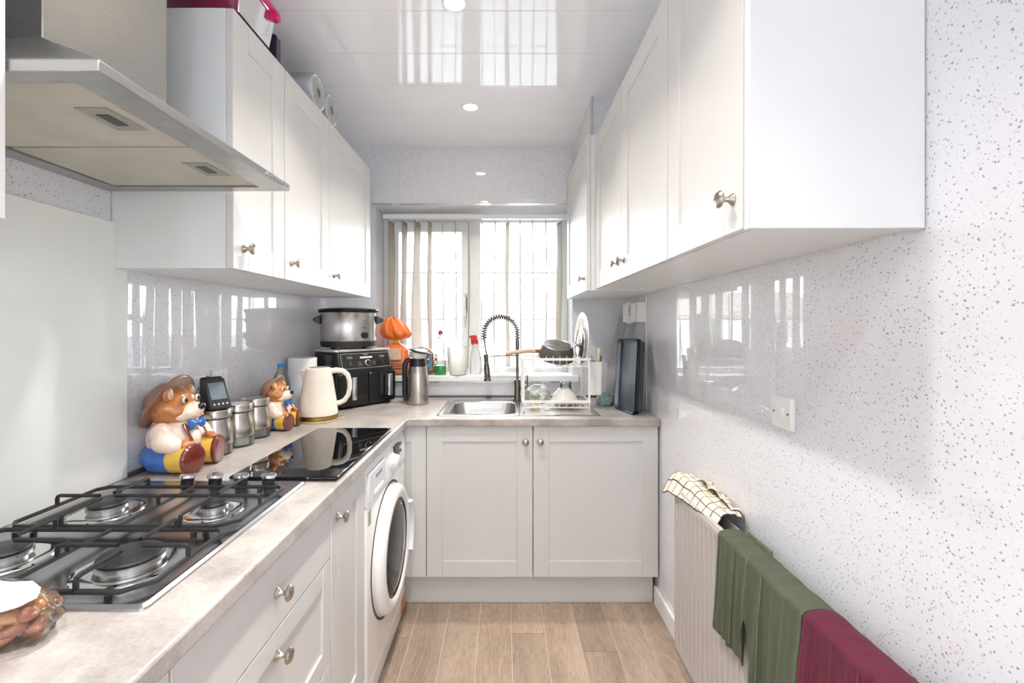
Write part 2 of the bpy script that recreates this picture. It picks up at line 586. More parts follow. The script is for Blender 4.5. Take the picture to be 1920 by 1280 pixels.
# walls
struct(MB().box(XL - .1, XL, YR, YB + .3, -.08, ZC + .08).build('wall_left', M_wall_x), 'glossy white speckled panel wall behind hob and worktop')
SY0_, SY1_, SZ0_, SZ1_ = -1.95, -.55, .95, 2.25     # opening for a side window added behind the camera as daylight source
struct(MB().slab([YR, SY0_, SY1_, YB + .3], [-.08, SZ0_, SZ1_, ZC + .08], lambda u, v: not (SY0_ < u < SY1_ and SZ0_ < v < SZ1_), XR, XR + .1, (1, 2, 0)).build('wall_right', M_wall_x), 'glossy white speckled panel wall beside radiator')
WX0, WX1, WZ0, WZ1 = -0.794, 0.42, 1.043, 2.09
wb = MB().slab([XL, WX0, WX1, XR], [-.08, WZ0, WZ1, ZC + .08], lambda u, v: not (WX0 < u < WX1 and WZ0 < v < WZ1), YB, YB + .28, (0, 2, 1))
struct(wb.build('wall_back', M_wall_y), 'glossy white speckled panel wall around the kitchen window')
DX0, DX1, DZ1 = 0.10, 0.70, 2.25
wr = MB().slab([XL, DX0, DX1, XR], [-.08, 0.0, DZ1, ZC + .08], lambda u, v: not (DX0 < u < DX1 and 0 < v < DZ1), YR - .12, YR, (0, 2, 1))
struct(wr.build('wall_rear', pm('painted_plaster', '#e8e8e8', 0.7, var=0.02)), 'plain painted wall behind the camera')
# boxed-in corner above the far right cabinet
bx_ = struct(MB().box(.426, XR, 2.205, YB, 2.249, ZC).build('wall_boxing', M_wall_y, org=(.58, 2.5, 2.25)), 'speckled boxed-in corner column above the far right wall cabinet')
MB().box(.418, .430, 2.197, 2.209, 2.249, ZC).build('corner_trim', M_chrome, bx_, W=True, bevel=.002)

# baseboard, plinth and wall trims
struct(MB().box(XR - .016, XR, YR, 2.212, 0, .088).build('baseboard_right', M_upvc, bevel=.004), 'white baseboard under the radiator')
struct(MB().box(XR - .006, XR, 2.362, 2.374, ZW, 1.51).build('trim_1', M_upvc, bevel=.002), 'white vertical edge strip on wall beside baking trays')
struct(MB().box(WX0 - .02, .458, YB - .004, YB, 1.0, 1.008).build('trim_2', M_chrome, bevel=.001), 'thin metal strip under the window sill')
struct(MB().box(WX0 - .014, WX1 + .012, YB - .004, YB, WZ1, WZ1 + .012).build('trim_3', M_chrome, bevel=.001), 'thin metal strip along top of window recess')
struct(MB().box(XL, XR, YB - .012, YB, ZW, ZW + .012).build('trim_4', pm('dark_sealant', '#5b5a5c', .5)), 'dark sealant line along back of worktop')
struct(MB().box(XL, XL + .01, 1.31, YB, ZW, ZW + .012).build('trim_5', MATS['dark_sealant']), 'dark sealant line along wall behind canisters')

# window
w1 = thing('window_1', 'white framed kitchen window with casement above the sink', 'window', (-.187, 3.0, WZ0))
del w1['category']; struct(w1)
fy0, fy1 = 3.0, 3.065
fr = MB().slab([WX0, -.752, -.235, -.156, .376, WX1], [WZ0, 1.075, 2.03, WZ1],
               lambda u, v: not ((-.752 < u < -.235 and 1.075 < v < 2.03) or (-.156 < u < .376 and 1.075 < v < 2.03)), fy0, fy1, (0, 2, 1))
fr.build('frame', M_upvc, w1, W=True, bevel=.004)
sash = MB().slab([-.752, -.69, -.278, -.235], [1.075, 1.125, 1.965, 2.03], lambda u, v: not (-.69 < u < -.278 and 1.125 < v < 1.965), fy0 - .018, fy1, (0, 2, 1))
sa = sash.build('sash', M_upvc, w1, W=True, bevel=.004)
MB().box(-.69, -.278, 3.03, 3.036, 1.125, 1.965).build('pane', M_pane, sa, W=True)
MB().box(-.156, .376, 3.03, 3.036, 1.075, 2.03).build('pane', M_pane, w1, W=True)
for x0, x1, par, xv in ((-.69, -.278, sa, -.484), (-.156, .376, w1, .11)):
    for z in (1.394, 1.703):
        MB().box(x0, x1, 3.026, 3.040, z - .004, z + .004).build('glazing_bar', M_upvc, par, W=True)
    MB().box(xv - .004, xv + .004, 3.0262, 3.0398, 1.125, 1.965).build('glazing_bar', M_upvc, par, W=True)
hd = MB().box(-.258, -.238, 2.966, 2.982, 1.44, 1.56); hd.tube([(-.248, 2.965, 1.535), (-.248, 2.95, 1.53), (-.248, 2.945, 1.50), (-.248, 2.945, 1.41)], .008, 10)
hd.build('handle', M_chrome, sa, W=True, bevel=.003)
MB().box(WX0 + .001, WX1 - .001, YB + .0, fy0, WZ0 - .001, WZ0 + .004).build('sill_board', M_upvc, w1, W=True)
MB().box(WX0 - .03, .458, YB - .034, YB, WZ0 - .034, WZ0 + .004).build('sill', M_upvc, w1, W=True, bevel=.006, seg=3)

w2 = thing('added_side_window', 'white framed side window added behind the camera for daylight', 'window', (XR + .06, -1.25, SZ0_)); del w2['category']; struct(w2)
MB().slab([SY0_, SY0_ + .06, -1.28, -1.22, SY1_ - .06, SY1_], [SZ0_, SZ0_ + .06, SZ1_ - .06, SZ1_],
          lambda u, v: not ((SY0_ + .06 < u < -1.28 or -1.22 < u < SY1_ - .06) and SZ0_ + .06 < v < SZ1_ - .06), XR + .035, XR + .09, (1, 2, 0)).build('frame', M_upvc, w2, W=True, bevel=.004)
for a, b in ((SY0_ + .06, -1.28), (-1.22, SY1_ - .06)):
    MB().box(XR + .06, XR + .066, a, b, SZ0_ + .06, SZ1_ - .06).build('pane', M_pane, w2, W=True)

# half-glazed door added behind the camera, sized to let in daylight
d1 = thing('added_rear_door', 'white half-glazed door added behind the camera for daylight', 'door', (.40, YR - .06, 0)); del d1['category']; struct(d1)
MB().slab([DX0, DX0 + .07, DX1 - .07, DX1], [0, 1.05, DZ1 - .07, DZ1],
          lambda u, v: not ((DX0 + .07 < u < DX1 - .07) and 1.05 < v < DZ1 - .07), YR - .09, YR - .03, (0, 2, 1)).build('frame', M_upvc, d1, W=True, bevel=.004)
for a, b in ((DX0 + .07, DX1 - .07),):
    MB().box(a, b, YR - .063, YR - .057, 1.05, DZ1 - .07).build('pane', M_pane, d1, W=True)

# outside, across the street
gr = MB().box(-60, 60, 3.3, 90, -.35, -.3).build('ground_outside', pm('grey_tarmac', '#8d8f90', .9, var=.1, scale=3))
struct(gr, 'grey street outside the window')
ho = thing('bungalow', 'white walled bungalow with grey tiled roof across the street', 'house', (-6, 26, -.3))
MB().box(-17, 4.5, 26, 34, -.3, 2.0).build('wall', pm('white_render', '#e6e2da', .9), ho, W=True)
MB().loft([[Vector((x, 25.4, 2.0)), Vector((x, 30, 3.6)), Vector((x, 34.6, 2.0))] for x in (-17.5, 5)]).build('roof', pm('roof_tiles', '#8a8078', .8, var=.2, scale=2), ho, W=True)
for x in (-14, -10, -6, -1, 2.5):
    MB().box(x - .8, x + .8, 25.94, 26.02, .5, 1.6).build('window', pm('dark_pane', '#8a8d8f', .1), ho, W=True)
cf = thing('conifer', 'clipped green conifer standing in front of the bungalow', 'tree', (-2.1, 8, -.3))
mb = MB(); mb.lathe([(.0, 0), (.28, .05), (.36, .4), (.33, .9), (.24, 1.4), (.12, 1.75), (0, 1.9)], n=40)
mb.v = [p + Vector((nz(p.x * 9, p.y * 9, p.z * 9), nz(p.y * 9, p.z * 9, p.x * 9), 0)) * .05 for p in mb.v]
mb.build('foliage', pm('conifer_green', '#47583c', .9, var=.4, scale=30, bump=.5), cf)
MB().cyl((0, 0, -.0), (0, 0, .2), .05).build('trunk', pm('bark', '#5b4a3c', .9), cf)

# ================================================================== FITTED FURNITURE
def knob_mesh():
    mb = MB()
    M = Matrix.Rotation(R(90), 3, 'X')
    mb.lathe([(0, 0), (.0115, 0), (.0115, .002), (.008, .006), (.0055, .010), (.005, .018), (.008, .021), (.0155, .0235), (.0165, .027), (.013, .031), (.006, .0325), (0, .033)], n=24, M=M)
    return mb.mesh('knob', M_nick, 30)

KNOB = knob_mesh()


def shaker(w, h, fr=.075, t=.02, rec=.0065):
    """door lying in the xz plane, front at y = 0 facing -y"""
    mb = MB()
    mb.box(0, fr, 0, t, 0, h).box(w - fr, w, 0, t, 0, h)
    mb.box(fr, w - fr, 0.0003, t, 0, fr).box(fr, w - fr, 0.0003, t, h - fr, h)
    mb.box(fr - .003, w - fr + .003, rec, t - .002, fr - .003, h - fr + .003)
    return mb


def door(parent, w, h, m, kx=None, kz=None, x=0, z=0, fr=.075, flat=False, name='door'):
    mb = MB().box(0, w, 0, .02, 0, h) if flat else shaker(w, h, fr)
    d = mb.build(name, m, parent, bevel=.0012, seg=1)
    d.location = (x, 0, z)
    if kx is not None:
        k = put('knob', KNOB, d, (kx, 0, kz)); k['label'] = 'round brushed nickel knob'
    return d


def carcass(parent, w, h, d, m, z=0, x0=0):
    t = .018; mb = MB()
    mb.box(x0, x0 + t, .021, d, z, z + h).box(w - t, w, .021, d, z, z + h)
    mb.box(t, w - t, .021, d, z, z + t).box(t, w - t, .021, d, z + h - t, z + h)
    mb.box(t, w - t, d - .01, d, z + t, z + h - t)
    return mb.build('carcass', m, parent, bevel=.0006, seg=1)


def wall_cab(label, loc, rz, w, h, d, kx, group, end=None):
    t = thing('wall_cabinet', label, 'cabinet', loc, rz, group)
    if end is None: carcass(t, w, h, d, M_carc)
    else: carcass(t, w - .0185, h, d, M_carc)
    dw = w - .003
    off = .0015
    if end is not None:            # a side panel that runs flush with the door front
        MB().box(*((-.0, .018) if end == 0 else (w - .018, w)), .0005, d, -.004, h + .003).build('end_panel', M_carc, t, bevel=.0012, seg=1)
        dw -= .0185
        if end == 0: off += .0185
    if kx is not None: door(t, dw, h, M_cab, kx if kx > 0 else dw + kx, .062, off, 0)
    else: door(t, dw, h, M_cab, None, None, off, 0)
    return t


G1 = 'white shaker wall cabinets on the left'
ZL, HL = 1.507, .722
DL = -.752 - XL - .002
wall_cab('white shaker wall cabinet at far left edge of picture, before the hood', (-.722, .065, ZL - .007), 90, .596, HL, -.722 - XL - .002, .05, G1)
wall_cab('narrow white shaker wall cabinet directly beside the steel hood', (-.752, 1.262, ZL), 90, .298, HL, DL, .05, G1)
wall_cab('middle white shaker wall cabinet on the left, under toilet rolls', (-.752, 1.561, ZL), 90, .398, HL, DL, .045, G1)
wall_cab('widest left white shaker wall cabinet, over slow cooker beside window', (-.752, 1.96, ZL), 90, .60, HL, DL, .045, G1)

G2 = 'white shaker wall cabinets on the right'
ZR, HR = 1.522, .715
DR = XR - .431 - .002
wall_cab('largest right wall cabinet with plain white end panel nearest the camera', (.431, 1.198, ZR), -90, .398, HR, DR, -.036, G2, end=1)
wall_cab('second white right wall cabinet from the camera, knob at far edge', (.431, 1.672, ZR), -90, .472, HR, DR, .04, G2)
wall_cab('third white right wall cabinet from the camera, knob at near edge', (.431, 2.137, ZR), -90, .464, HR, DR, -.04, G2)
wall_cab('deeper white wall cabinet in far right corner next to the window', (.388, 2.797, 1.514), -90, .658, .733, XR - .388 - .002, -.05, G2)

# left base run, plinths
XD = -.474      # door front plane of the left run
ZD = .150
def base_unit(label, y0, w):
    t = thing('base_cabinet', label, 'cabinet', (XD, y0, 0), 90, 'base cabinets')
    carcass(t, w, .72, XD - XL - .03, M_carc, ZD)
    return t

t = base_unit('pale base cabinet at near end of the left worktop', .05, .594)
door(t, .594, .72, M_base, .55, .66, 0, ZD)
t = base_unit('pale drawer unit under the gas hob', .647, .597)
door(t, .594, .155, M_base, .30, .075, .0015, ZD + .565, flat=True, name='drawer')
door(t, .594, .277, M_base, .30, .225, .0015, ZD + .285, fr=.05, name='drawer')
door(t, .594, .282, M_base, .30, .225, .0015, ZD, fr=.05, name='drawer')
t = base_unit('narrow pale base cabinet between drawers and washing machine', 1.247, .297)
door(t, .294, .72, M_base, .045, .655, .0015, ZD)
tag(MB().box(XD - .065, XD - .048, .05, 1.545, 0, .147).build('plinth', M_base, org=(XD - .056, .8, 0)), 'pale plinth board under the left base cabinets', 'plinth')

# back run under the sink
YD = 2.171
def back_unit(label, x0, w, kx):
    t = thing('base_cabinet', label, 'cabinet', (x0, YD, 0), 0, 'base cabinets')
    carcass(t, w, .70, YB - YD - .02, M_carc, ZD)
    door(t, w - .003, .72, M_base, kx, .648, .0015, ZD)

# the sink bowl hangs inside this one: keep its carcass open at the top
def back_open(label, x0, w, kx):
    t = thing('base_cabinet', label, 'cabinet', (x0, YD, 0), 0, 'base cabinets')
    mb = MB(); d = YB - YD - .02
    mb.box(0, .018, .021, d, ZD, ZD + .70).box(w - .018, w, .021, d, ZD, ZD + .70).box(.018, w - .018, .021, d, ZD, ZD + .018).box(.018, w - .018, d - .01, d, ZD + .018, ZD + .70)
    mb.build('carcass', M_carc, t)
    door(t, w - .003, .72, M_base, kx, .648, .0015, ZD)

back_open('pale shaker cabinet under the sink bowl, left of pair', -.3705, .508, .471)
back_unit('wider pale shaker cabinet under the dish rack, right of pair', .1385, .598, .032)
t = thing('corner_filler', 'narrow pale corner panel between washing machine and sink cabinet', 'panel', (-.56, YD, 0))
MB().box(.115, .188, 0, .02, ZD, ZD + .72).box(0, .115, .0003, .02, ZD, ZD + .075).box(0, .115, .0003, .02, ZD + .645, ZD + .72).build('frame', M_base, t, bevel=.0012, seg=1)
MB().box(0, .118, .0065, .018, ZD + .072, ZD + .648).build('panel', M_base, t)
tag(MB().box(-.60, .727, 2.222, 2.238, 0, .15).build('plinth', M_base, org=(.06, 2.23, 0)), 'pale plinth board under the sink cabinets', 'plinth')

# continuous L-shaped worktop with the sink cut-out
HX0, HX1, HY0, HY1 = -.283, .068, 2.247, 2.613
wt = MB().slab([XL + .001, XF, HX0, HX1, XR - .001], [0.0, YF, HY0, HY1, YB - .001],
               lambda u, v: (u < XF or v > YF) and not (HX0 < u < HX1 and HY0 < v < HY1), ZW - .038, ZW)
tag(wt.build('worktop', M_top, org=(-.75, 1.4, ZW - .038), bevel=.006, seg=3), 'mottled grey beige stone-look worktop running round the corner', 'worktop')

# ================================================================== APPLIANCES
# ---- chimney hood
t = thing('cooker_hood', 'stainless steel chimney cooker hood above the gas hob', 'hood', (XL, .9575, 1.717))
hx, hy0, hy1 = -.59, .662, 1.253
lip = MB().slab([XL + .001, XL + .045, -.655, hx], [hy0, hy0 + .035, hy1 - .035, hy1],
                lambda u, v: not (XL + .045 < u < -.655 and hy0 + .035 < v < hy1 - .035), 1.717, 1.7345)
lip.build('rim', M_steelh, t, W=True, bevel=.0015, seg=2)
cx, cy0, cy1 = -.82, .808, 1.107
q = lambda x0, x1, y0, y1, z: [Vector((x0, y0, z)), Vector((x1, y0, z)), Vector((x1, y1, z)), Vector((x0, y1, z))]
MB().loft([q(XL + .001, hx, hy0, hy1, 1.7346), q(XL + .001, cx, cy0, cy1, 1.858)]).build('canopy', M_steelh, t, W=True, bevel=.001, angle=20)
MB().box(XL + .001, cx, cy0, cy1, 1.8582, ZC - .002).build('chimney', M_steelh, t, W=True, bevel=.002)
M_filt = pm('greasy_filter_mesh', '#c2bfb2', .6, .05, var=.08, scale=9, bump=.25, bscale=420)
for a, b in ((hy0 + .037, .954), (.961, hy1 - .037)):
    f = MB().box(XL + .047, -.657, a, b, 1.7215, 1.729).build('filter', M_filt, t, W=True, bevel=.002)
    my = (a + b) / 2
    MB().box(-.74, -.682, my - .045, my + .045, 1.7195, 1.7215).build('latch_plate', pm('latch_grey', '#a09f96', .45, .3), f, W=True, bevel=.001)
    MB().box(-.722, -.700, my - .022, my + .022, 1.7185, 1.7197).build('latch_slot', M_blk, f, W=True)
bm_ = MB().lathe([(0, 0), (.0055, 0), (.0055, .004), (.004, .0055), (0, .0055)], n=16, M=Matrix.Rotation(R(90), 3, 'Y')).mesh('button', M_chrome)
for i in range(5):
    put('button', bm_, t, (hx - XL, 1.135 + .018 * i - .9575, .0088))

# ---- glass splashback behind the hob
tag(MB().box(XL + .0008, XL + .007, .62, 1.309, ZW + .001, 1.635).build('splashback', M_splash, org=(XL, .96, ZW), bevel=.001), 'pale plain glass splashback behind the gas hob', 'splashback')

# ---- gas hob, controls on its far side
t = thing('gas_hob', 'four burner stainless steel gas hob with black pan supports', 'hob', (-.802, .98, ZW))
hb = MB()
X0, X1, Y0, Y1 = -1.055, -.549, .694, 1.266
cxh, cyh, wh, dh = (X0 + X1) / 2, (Y0 + Y1) / 2, X1 - X0, Y1 - Y0
hb.loft([rrect(cxh, cyh, wh, dh, .012, ZW + .0002), rrect(cxh, cyh, wh - .001, dh - .001, .012, ZW + .004), rrect(cxh, cyh, wh - .012, dh - .012, .010, ZW + .008),
         rrect(cxh, cyh, wh - .05, dh - .05, .008, ZW + .008), rrect(cxh, cyh, wh - .07, dh - .07, .008, ZW + .0055)])
hb.build('hob_top', M_hob, t, W=True, angle=30)
M_cap = pm('burner_cap', '#2c2d2f', .45, .2, var=.2)
for bx, by, r in ((-.92, 1.056, .036), (-.673, 1.056, .026), (-.67, .817, .049), (-.917, .836, .036)):
    d = MB().lathe([(r + .036, .0057), (r + .034, .008), (r + .018, .0105), (r + .006, .0085), (0, .0085)], (bx, by, ZW), 40).build('burner_dish', M_chrome, t, W=True)
    MB().lathe([(r - .004, .0085), (r - .004, .014), (r + .003, .0145), (r + .003, .0225), (r - .002, .024), (0, .024)], (bx, by, ZW), 40).build('burner_ring', pm('burner_alloy', '#b9b8b4', .3, 1, var=.1), d, W=True)
    MB().lathe([(r - .001, .024), (r + .001, .0265), (r - .001, .0295), (r - .008, .031), (r * .6, .0305), (r * .5, .0315), (0, .0312)], (bx, by, ZW), 40).build('burner_cap', M_cap, d, W=True)
def support(y0, y1, burners):
    xa, xb = X0 + .018, X1 - .018; z = ZW + .020; zt = ZW + .043; r = .0046; ch = .035
    mb = MB().tube([(xa + .02, y0, z), (xb - ch, y0, z), (xb, y0 + ch * .9, z), (xb, y1 - ch * .5, z), (xb - ch * .5, y1, z), (xa + .02, y1, z), (xa, y1 - .02, z), (xa, y0 + .02, z)], r, 8, closed=True)
    p = mb.build('pan_support', M_blkm, t, W=True)
    xm = (xa + xb) / 2
    MB().cyl((xm, y0, z), (xm, y1, z), r * .9, n=8).build('cross_bar', M_blkm, p, W=True)
    for fx, fy in ((xa + .05, y0 + .01), (xb - .06, y0 + .01), (xa + .05, y1 - .01), (xb - .06, y1 - .01)):
        MB().cyl((fx, fy, ZW + .0085), (fx, fy, z), .006, n=8).build('foot', M_blk, p, W=True)
    for bx, by, r0 in burners:
        ends = [((bx, y0), (0, 1)), ((bx, y1), (0, -1)), ((xa if bx < xm else xm, by), (1, 0)), ((xm if bx < xm else xb, by), (-1, 0))]
        for (ex, ey), (dx, dy) in ends:
            tip = (bx - dx * r0 * .45, by - dy * r0 * .45)
            s0 = Vector((ex, ey, z))
            pts = [s0, s0 + Vector((0, 0, zt - z - .007)), s0 + Vector((dx * .002, dy * .002, zt - z - .002)), s0 + Vector((dx * .008, dy * .008, zt - z)), Vector((tip[0], tip[1], zt))]
            MB().tube(pts, .0042, 8).build('finger', M_blkm, p, W=True)
support(.945, 1.178, ((-.92, 1.056, .04), (-.673, 1.056, .03)))
support(.712, .930, ((-.67, .817, .05), (-.917, .836, .04)))
for kx in (-.852, -.778, -.708, -.634):
    k = MB().lathe([(.019, .0056), (.019, .009), (.0165, .0095), (.0155, .026), (.0185, .030), (0, .0305)], (kx, 1.226, ZW), 28).build('control_knob', M_blk, t, W=True)
    MB().lathe([(.0185, .0302), (.0195, .032), (.0185, .037), (.015, .0385), (0, .0387)], (kx, 1.226, ZW), 28).build('knob_cap', M_chrome, k, W=True)

# ---- black glass induction plate lying on the worktop
t = thing('induction_hob', 'black glass induction hob lying on worktop beyond the gas hob', 'hob', (-.622, 1.58, ZW))
MB().box(-.765, -.474, 1.285, 1.885, ZW + .0005, ZW + .008).build('base', M_blk, t, W=True, bevel=.002)
MB().loft([rrect(-.62, 1.583, .305, .618, .006, ZW + .0081), rrect(-.62, 1.583, .305, .618, .006, ZW + .0125), rrect(-.62, 1.583, .302, .615, .005, ZW + .014)]).build('glass_top', M_bglass, t, W=True, angle=30)

# ---- washing machine
WMX = -.468
t = thing('washing_machine', 'white front-loading washing machine with round dark door', 'washing machine', (WMX, 1.551, 0), 90)
M_wm = pm('white_enamel', '#ededeb', .22, var=.01, scale=5, coat=.3)
MB().box(0, .597, .012, .55, .012, .855).build('body', M_wm, t, bevel=.012, seg=3)
MB().box(.0, .597, .0, .03, .10, .720).build('front_panel', M_wm, t, bevel=.010, seg=3)
MB().loft([[Vector((x, 0.004, .012)), Vector((x, .03, .012)), Vector((x, .03, .098)), Vector((x, .001, .098))] for x in (0, .597)]).build('kick_panel', M_wm, t, bevel=.004)
cp = MB().loft([[Vector((x, -.002, .724)), Vector((x, .03, .724)), Vector((x, .03, .855)), Vector((x, .012, .855)), Vector((x, .001, .82))] for x in (0, .597)]).build('control_panel', pm('white_panel', '#e9ebef', .25, var=.01), t, bevel=.003)
MB().box(.012, .225, -.006, .01, .735, .835).build('detergent_drawer', pm('pale_grey_plastic', '#dfe2e9', .3, var=.02), cp, bevel=.004)
MB().box(.09, .17, -.007, -.005, .800, .812).build('brand_badge', pm('badge_grey', '#8f949c', .4), cp)
MB().loft([rrect(.13, .75, .12, .022, .008, 0)] + [rrect(.13, .75, .11, .014, .006, .004)]).xf(Matrix.Translation((0, -.006, 0)) @ Matrix(((1, 0, 0, 0), (0, 0, -1, 0), (0, 1, 0, 0), (0, 0, 0, 1)))).build('drawer_pull', M_plast, cp)
dm = Matrix.Rotation(R(90), 3, 'X')
MB().lathe([(.034, -.004), (.034, .006), (.030, .010), (.026, .028), (.022, .031), (0, .031)], (.345, 0, .785), 32, M=dm).build('dial', M_plast, cp)
MB().box(.385, .465, -.0045, .004, .758, .832).build('display', M_blk, cp, bevel=.001)
for z in (.79, .82): MB().box(.485, .505, -.006, .004, z - .006, z + .006).build('button', pm('button_grey', '#60646b', .4), cp, bevel=.002)
dc = (.30, 0, .455)
MB().lathe([(.256, -.004), (.256, .001), (.246, .0015), (.246, -.004)], dc, 56, M=dm, cap=False).build('door_seam', pm('seam_grey', '#4a4a4a', .6), t)
ring = MB().lathe([(.240, -.002), (.243, .014), (.236, .032), (.218, .042), (.196, .041), (.184, .032), (.178, .016), (.178, -.004)], dc, 64, M=dm, cap=False).build('door_ring', M_wm, t)
MB().lathe([(.180, .018), (.174, .030), (.15, .037), (.10, .044), (.05, .047), (0, .048)], dc, 48, M=dm).build('door_glass', M_dglass, ring)
MB().lathe([(.186, .033), (.180, .0345), (.175, .031), (.178, .020)], dc, 48, M=dm, cap=False).build('glass_gasket', pm('dark_gasket', '#3a3a3c', .4), ring)
hm = MB()
hp = []
for i in range(13):
    a = R(-30 + 60 * i / 12); hp.append((dc[0] + .220 * math.cos(a), -.043, dc[2] + .220 * math.sin(a)))
hm.tube(hp, .017, 10, flat=(1, .55)); hm.build('door_handle', pm('pale_grey_plastic', '#dfe2e9', .3), ring)
MB().box(.525, .588, -.003, .004, .035, .092).build('sticker', pm('orange_sticker', '#d98a52', .5, var=.25, scale=14), t)
MB().box(.02, .045, -.0015, .004, .655, .705).build('small_label', pm('green_label', '#8fa58a', .5), t)

# ---- downlights in the ceiling
def downlight(y, label):
    t = thing('downlight', label, 'downlight', (-.17, y, ZC), 0, 'recessed ceiling downlights')
    MB().lathe([(.032, .0), (.036, -.004), (.044, -.003), (.0445, .0005), (.032, .0005)], n=40, cap=False).build('trim_ring', M_plast, t)
    MB().lathe([(.0325, -.0012), (0, -.0014)], n=32).build('lens', pm('lit_lens', '#ffe6c2', .4, emit=14), t)
    d = bpy.data.lights.new('downlight_lamp', 'AREA'); d.shape = 'DISK'; d.size = .06; d.energy = DOWNLIGHT_W; d.color = (1, .945, .88); d.spread = R(112)
    o = bpy.data.objects.new('lamp', d); C.objects.link(o); o.parent = t; o.location = (0, 0, -.006)
downlight(2.30, 'small lit ceiling downlight nearest the window')
downlight(1.56, 'larger-looking lit ceiling downlight at top edge of picture')
downlight(.82, 'ceiling downlight above the space beside the gas hob, out of picture')
downlight(.08, 'ceiling downlight directly above the camera, out of picture')
downlight(-.70, 'ceiling downlight just behind the camera, out of picture')
downlight(-1.45, 'ceiling downlight in the rear half of the room, out of picture')
downlight(-2.2, 'ceiling downlight second from the rear door, out of picture')
downlight(-2.95, 'ceiling downlight close to the rear door, out of picture')

# ================================================================== WINDOW BLIND
t = thing('vertical_blind', 'grey vertical slat blind hanging open in the window recess', 'blind', (-.18, 2.93, 2.05))
YBL = 2.93
MB().box(-.775, .405, 2.908, 2.950, 2.035, 2.066).build('head_rail', M_upvc, t, W=True, bevel=.003)
M_slat = thin_glass('blind_fabric', '#ffffff', 0.0, 0.5, 0.93, '#cdc6bd')
twist = [25, 20, 24, 16, 1, 1.5, 1, 1, 2, -17, 1.5, 3, 3, -24]
lower = [2, 8, 30, 3, 0, 1, 0, 0, 0, 2, 0, 0, 0, -2]
for i in range(14):
    x = -.727 + .0831 * i
    if i == 7: x += .0
    eo = math.degrees(math.atan2(x, YBL))
    a0, a1 = R(eo + twist[i]), R(eo + twist[i] + lower[i])
    zt, zb = 2.018, 1.085 + .01 * nz(i * 3.1, 2)
    def slat(u, v, x=x, a0=a0, a1=a1, zt=zt, zb=zb, i=i):
        a = a0 + (a1 - a0) * v + (.05 if i in (0, 1, 2, 3, 9, 13) else .012) * math.sin(9 * v + i)
        w = .0445 * (2 * u - 1)
        bow = .004 * (1 - (2 * u - 1) ** 2)
        return Vector((x + w * math.sin(a) + bow * math.cos(a) + .004 * math.sin(5 * v + i), YBL + w * math.cos(a), zt + (zb - zt) * v))
    s = MB().grid(slat, 6, 24).build('slat', M_slat, t, W=True, solid=.0008)
    MB().box(x - .003, x + .003, 2.924, 2.936, 2.014, 2.036).build('hanger', M_plast, s, W=True)

# ================================================================== BEAR COOKIE JARS
B_fur = pm('glazed_orange_fur', '#c07c43', .25, var=.22, scale=45, coat=.6, bump=.15, bscale=170)
B_muz = pm('glazed_cream', '#f1e2cd', .18, var=.03, coat=.8)
B_shirt = pm('glazed_pale_pink', '#f0d9c9', .18, var=.03, coat=.8)
B_hat = pm('glazed_brown_felt', '#94705a', .3, var=.18, scale=30, coat=.5)
B_blue = pm('glazed_blue', '#1f62b8', .2, var=.12, coat=.8)
B_yel = pm('glazed_yellow', '#e3b64c', .2, var=.08, coat=.7)
B_sole = pm('glazed_red_brown', '#6d2a1e', .2, var=.12, coat=.8)
B_blk = pm('glazed_black', '#0e0e10', .1, coat=.8)
B_wht = pm('glazed_white', '#f6f3ee', .12, var=.02, coat=.8)


